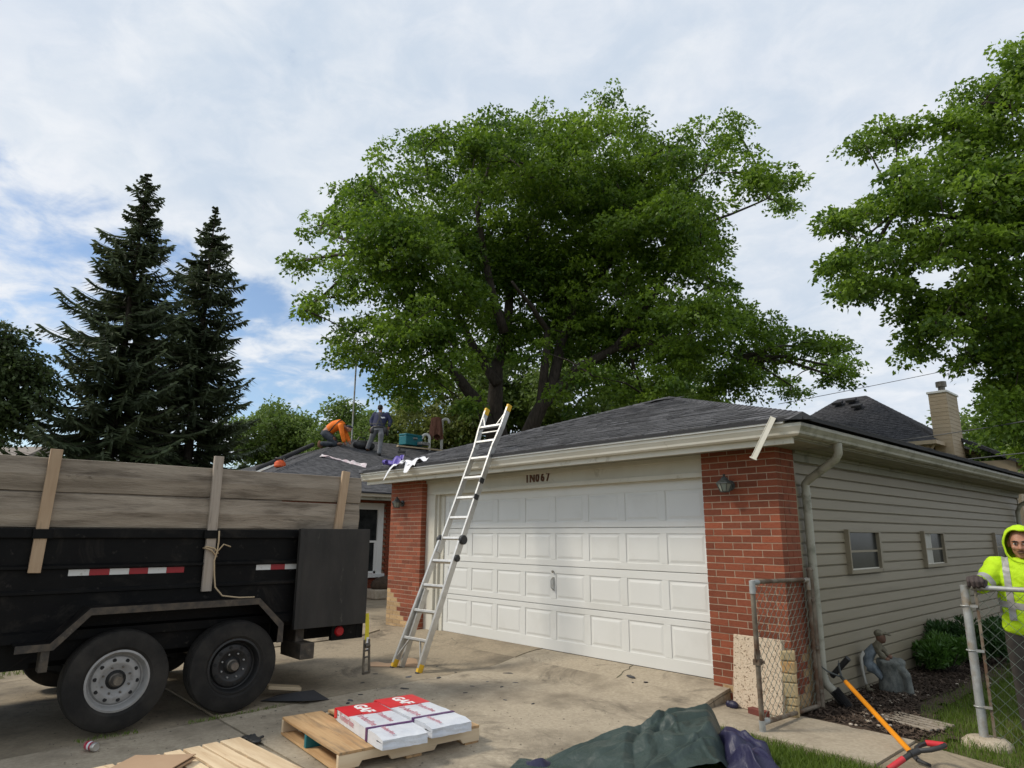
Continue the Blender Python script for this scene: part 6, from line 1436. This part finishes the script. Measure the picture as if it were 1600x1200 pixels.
tree('maple_tree', base, 'great spreading maple tree behind the house roof', 'tree', cl, M['maple_leaf'], rg, .165, 7.2, .46, 46, lim, .50, px(795,735), hubs=[unproj(e[0],e[1],26.5) for e in mel])
# bare twigs poking out of its crown
# right-hand maple, trunk out of view
rg = np.random.default_rng(102)
rel = [(1585,105,50,38),(1540,150,60,34),(1490,205,55,28),(1400,218,55,24),(1352,226,22,14),(1470,285,100,50),(1385,320,50,28),(1330,345,34,16),(1310,350,20,10),(1560,260,75,75),(1425,385,85,38),(1345,408,48,24),(1305,418,24,14),(1540,395,85,75),(1610,320,75,100),(1370,450,50,26),(1330,455,26,22),(1430,475,46,34),(1455,530,30,32),(1440,560,18,18),(1505,500,55,45),(1570,500,55,60),(1610,560,45,60),(1680,200,90,110),(1700,400,100,110),(1690,560,80,70),(1520,560,16,20),(1580,640,50,55),(1640,690,60,60),(1565,585,30,30)]
cl = px_clumps(rel, 15.0, 1.8, rg, 2, sub=300.)
px = lambda u, v, d=15: unproj(u, v, d)
b_ = unproj(1830, 900, 15); base = (b_.x, b_.y, -.25)
for _ in range(95):      # the rest of the crown, beyond the right edge
    a = rg.uniform(0,2*np.pi); r = 6.2*rg.uniform(.2,1)**.5; zz = rg.uniform(4.2,12.5); r *= 1-.45*abs(zz-7.5)/5
    c = (b_.x+r*math.cos(a), b_.y+r*math.sin(a), zz)
    q = Vector(c)-CAM; dd = q.dot(_f); uu = 800+1037.1*q.dot(_r2)/dd if dd > .5 else 9999
    if uu > 1680: cl.append((c, (1.1,1.1,.7)))
lim = [([px(1830,650),px(1720,560),px(1640,540),px(1560,520),px(1480,480)],.2,.04),([px(1830,560),px(1740,400),px(1640,360),px(1520,340),px(1400,330)],.18,.03),([px(1830,480),px(1720,260),px(1620,170),px(1540,160)],.18,.03)]
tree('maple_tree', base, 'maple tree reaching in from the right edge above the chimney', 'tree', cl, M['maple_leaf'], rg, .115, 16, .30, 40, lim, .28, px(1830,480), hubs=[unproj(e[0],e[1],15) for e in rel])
# dull deciduous tree at the left edge
rg = np.random.default_rng(103)
cl = px_clumps([(10,535,34,28),(45,575,34,26),(20,590,40,34),(65,600,24,20),(5,640,40,34),(45,640,40,26),(75,625,18,14),(-30,580,40,60),(-30,660,40,40),(5,690,14,12)], 27, 1.5, rg, 2)
b_ = unproj(-30, 800, 27); tree('oak_tree', (b_.x,b_.y,-.3), 'dull green deciduous tree at the left edge beside the spruces', 'tree', cl, M['left_leaf'], rg, .19, 13, .5, 30, [([unproj(-30,720,27),unproj(-10,640,27),unproj(20,590,27)],.2,.05)], .3, unproj(-30,720,27))
# background trees behind the house
def bgtree(u0, u1, vt, vb, d, m, seed, label, leaf=.28, per=7.5):
    rg = np.random.default_rng(seed); el = []
    for i in range(11):
        t = rg.uniform(-1,1); u = (u0+u1)/2+(u1-u0)/2*t*.85; v_ = vt+(vb-vt)*(.12+.12*t*t+rg.uniform(0,.75)); el.append((u, v_, (u1-u0)*rg.uniform(.14,.24), (vb-vt)*rg.uniform(.12,.2)))
    cl = px_clumps(el, d, 2.5, rg, 2); b_ = unproj((u0+u1)/2, 800, d); f_ = unproj((u0+u1)/2, vb-(vb-vt)*.2, d)
    tree('background_tree', (b_.x,b_.y,-.4), label, 'tree', cl, m, rg, leaf, per, .75, 26, [([Vector((b_.x,b_.y,2)), f_, unproj((u0+u1)/2, vt+(vb-vt)*.35, d)],.22,.06)], .3, f_, 'trees beyond the houses')
bgtree(360,450,648,745,52,M['bg_leaf'],201,'green background tree just right of the spruces')
bgtree(415,525,622,740,54,M['bg_leaf'],202,'tallest green background tree left of the orange roofer')
bgtree(475,585,632,740,50,M['bg_leaf'],203,'green background tree behind the antenna mast')
bgtree(560,640,640,740,46,M['bg_leaf'],204,'green background tree behind the navy roofer')
bgtree(600,690,610,735,44,M['bg_leaf_y'],205,'yellow green background tree left of the draped pipes')
bgtree(650,770,570,735,42,M['bg_leaf_y'],206,'yellow green background tree behind the ladder top')
bgtree(720,870,530,735,40,M['bg_leaf'],207,'shaded background tree between the maple trunks')
bgtree(840,1000,530,735,39,M['bg_leaf'],208,'background tree under the maple right of its trunks')
bgtree(960,1130,545,735,40,M['bg_leaf'],209,'background tree behind the garage ridge')
bgtree(1480,1560,625,760,34,M['bg_leaf'],210,'green background tree just right of the chimney', .22, 9)
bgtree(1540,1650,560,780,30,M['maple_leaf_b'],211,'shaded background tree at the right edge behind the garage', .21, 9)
# spruces
def spruce(uv_top, base_uv, d, rmax, label, seed, lean=0.):
    rg = np.random.default_rng(seed); rr = random.Random(seed)
    top = unproj(uv_top[0], uv_top[1], d); bx = unproj(base_uv[0], base_uv[1], d); base = Vector((top.x, top.y, -.4)); H_ = top.z-base.z
    t = thing('spruce_tree', base, label, 'tree', 'spruce trees at the left')
    mb = MB(); mb.path([(0,0,0),(0,0,H_*.5),(0,0,H_*.98)], [.26,.17,.02], 9); Vt, Ft, Tt = [], [], []
    def blade(p, q, w, nrm_, tv):
        d_ = (q-p); s = d_.cross(nrm_)
        if s.length < 1e-5: return
        s.normalize(); i = len(Vt); m_ = p.lerp(q,.45)
        Vt.extend([p[:], (m_+s*w)[:], q[:], (m_-s*w)[:]]); Ft.extend([(i,i+1,i+2),(i,i+2,i+3)]); Tt.extend([tv]*4)
    z = 2.6
    while z < H_-.15:
        f_ = (H_-z)/H_; rad = rmax*min(1, (f_*1.25)**.80)*(.85+.3*mnoise.noise(Vector((z*.6, seed, 0))))
        nbr = 8 if f_ > .35 else (7 if f_ > .10 else 5)
        for k in range(nbr):
            a = rr.uniform(0,2*math.pi); l = rad*rr.choice((rr.uniform(.35,.8),rr.uniform(.75,1.0),rr.uniform(.9,1.3)))
            if rr.random() < .10: l *= .5
            if l < .12: l = .12
            ca, sa = math.cos(a), math.sin(a); dr0 = -.10-.35*f_+rr.uniform(-.1,.1); upc = .28+.1*f_
            pt = lambda s: Vector((ca*l*s, sa*l*s, z+l*(dr0*s+upc*s*s*s)))
            n_ = max(3, int(l/.105)); mb.path([pt(0),pt(.5),pt(1)], [.035*min(1,l),.02*min(1,l),.005], 4, False); tb = rr.uniform(.1,.7)
            for i in range(n_+1):
                s = (i+rr.random()*.6)/(n_+.6)
                if s < .12 and l > .8: continue
                p = pt(s); tl = (.24+.46*(1-abs(s-.45)))*min(1,.13+l*.55)
                for sd in (-1,1):
                    q = p+Vector((ca*.55-sd*sa*.8, sa*.55+sd*ca*.8, -.25+rr.uniform(-.3,.1)))*tl*rr.uniform(.6,1.15)
                    blade(p, q, .075, Vector((rr.uniform(-.4,.4),rr.uniform(-.4,.4),1)), min(1,max(0,tb+rr.uniform(-.2,.3))))
                q = p+Vector((ca*.25+rr.uniform(-.2,.2), sa*.25+rr.uniform(-.2,.2), -.75))*tl*rr.uniform(.5,1.0); blade(p, q, .06, Vector((ca+rr.uniform(-.5,.5),sa+rr.uniform(-.5,.5),.2)), max(0,tb-.1))
                q = p+Vector((ca,sa,.18))*tl*.7; blade(p, q, .06, Vector((-sa,ca,rr.uniform(-.5,.5))), min(1,tb+.2))
        z += rr.uniform(.22,.36)*(.72+.5*f_)
    np_mesh('crown', np.array(Vt), np.array(Ft), M['spruce'], t, tint=np.array(Tt)); mb.build('trunk', M['bark'], t, smooth=True)
spruce((232,266), (192,720), 31, 4.5, 'taller dark spruce tree left of the other one', 301)
spruce((338,318), (300,720), 34, 4.0, 'shorter dark spruce tree nearer the house roof', 302)
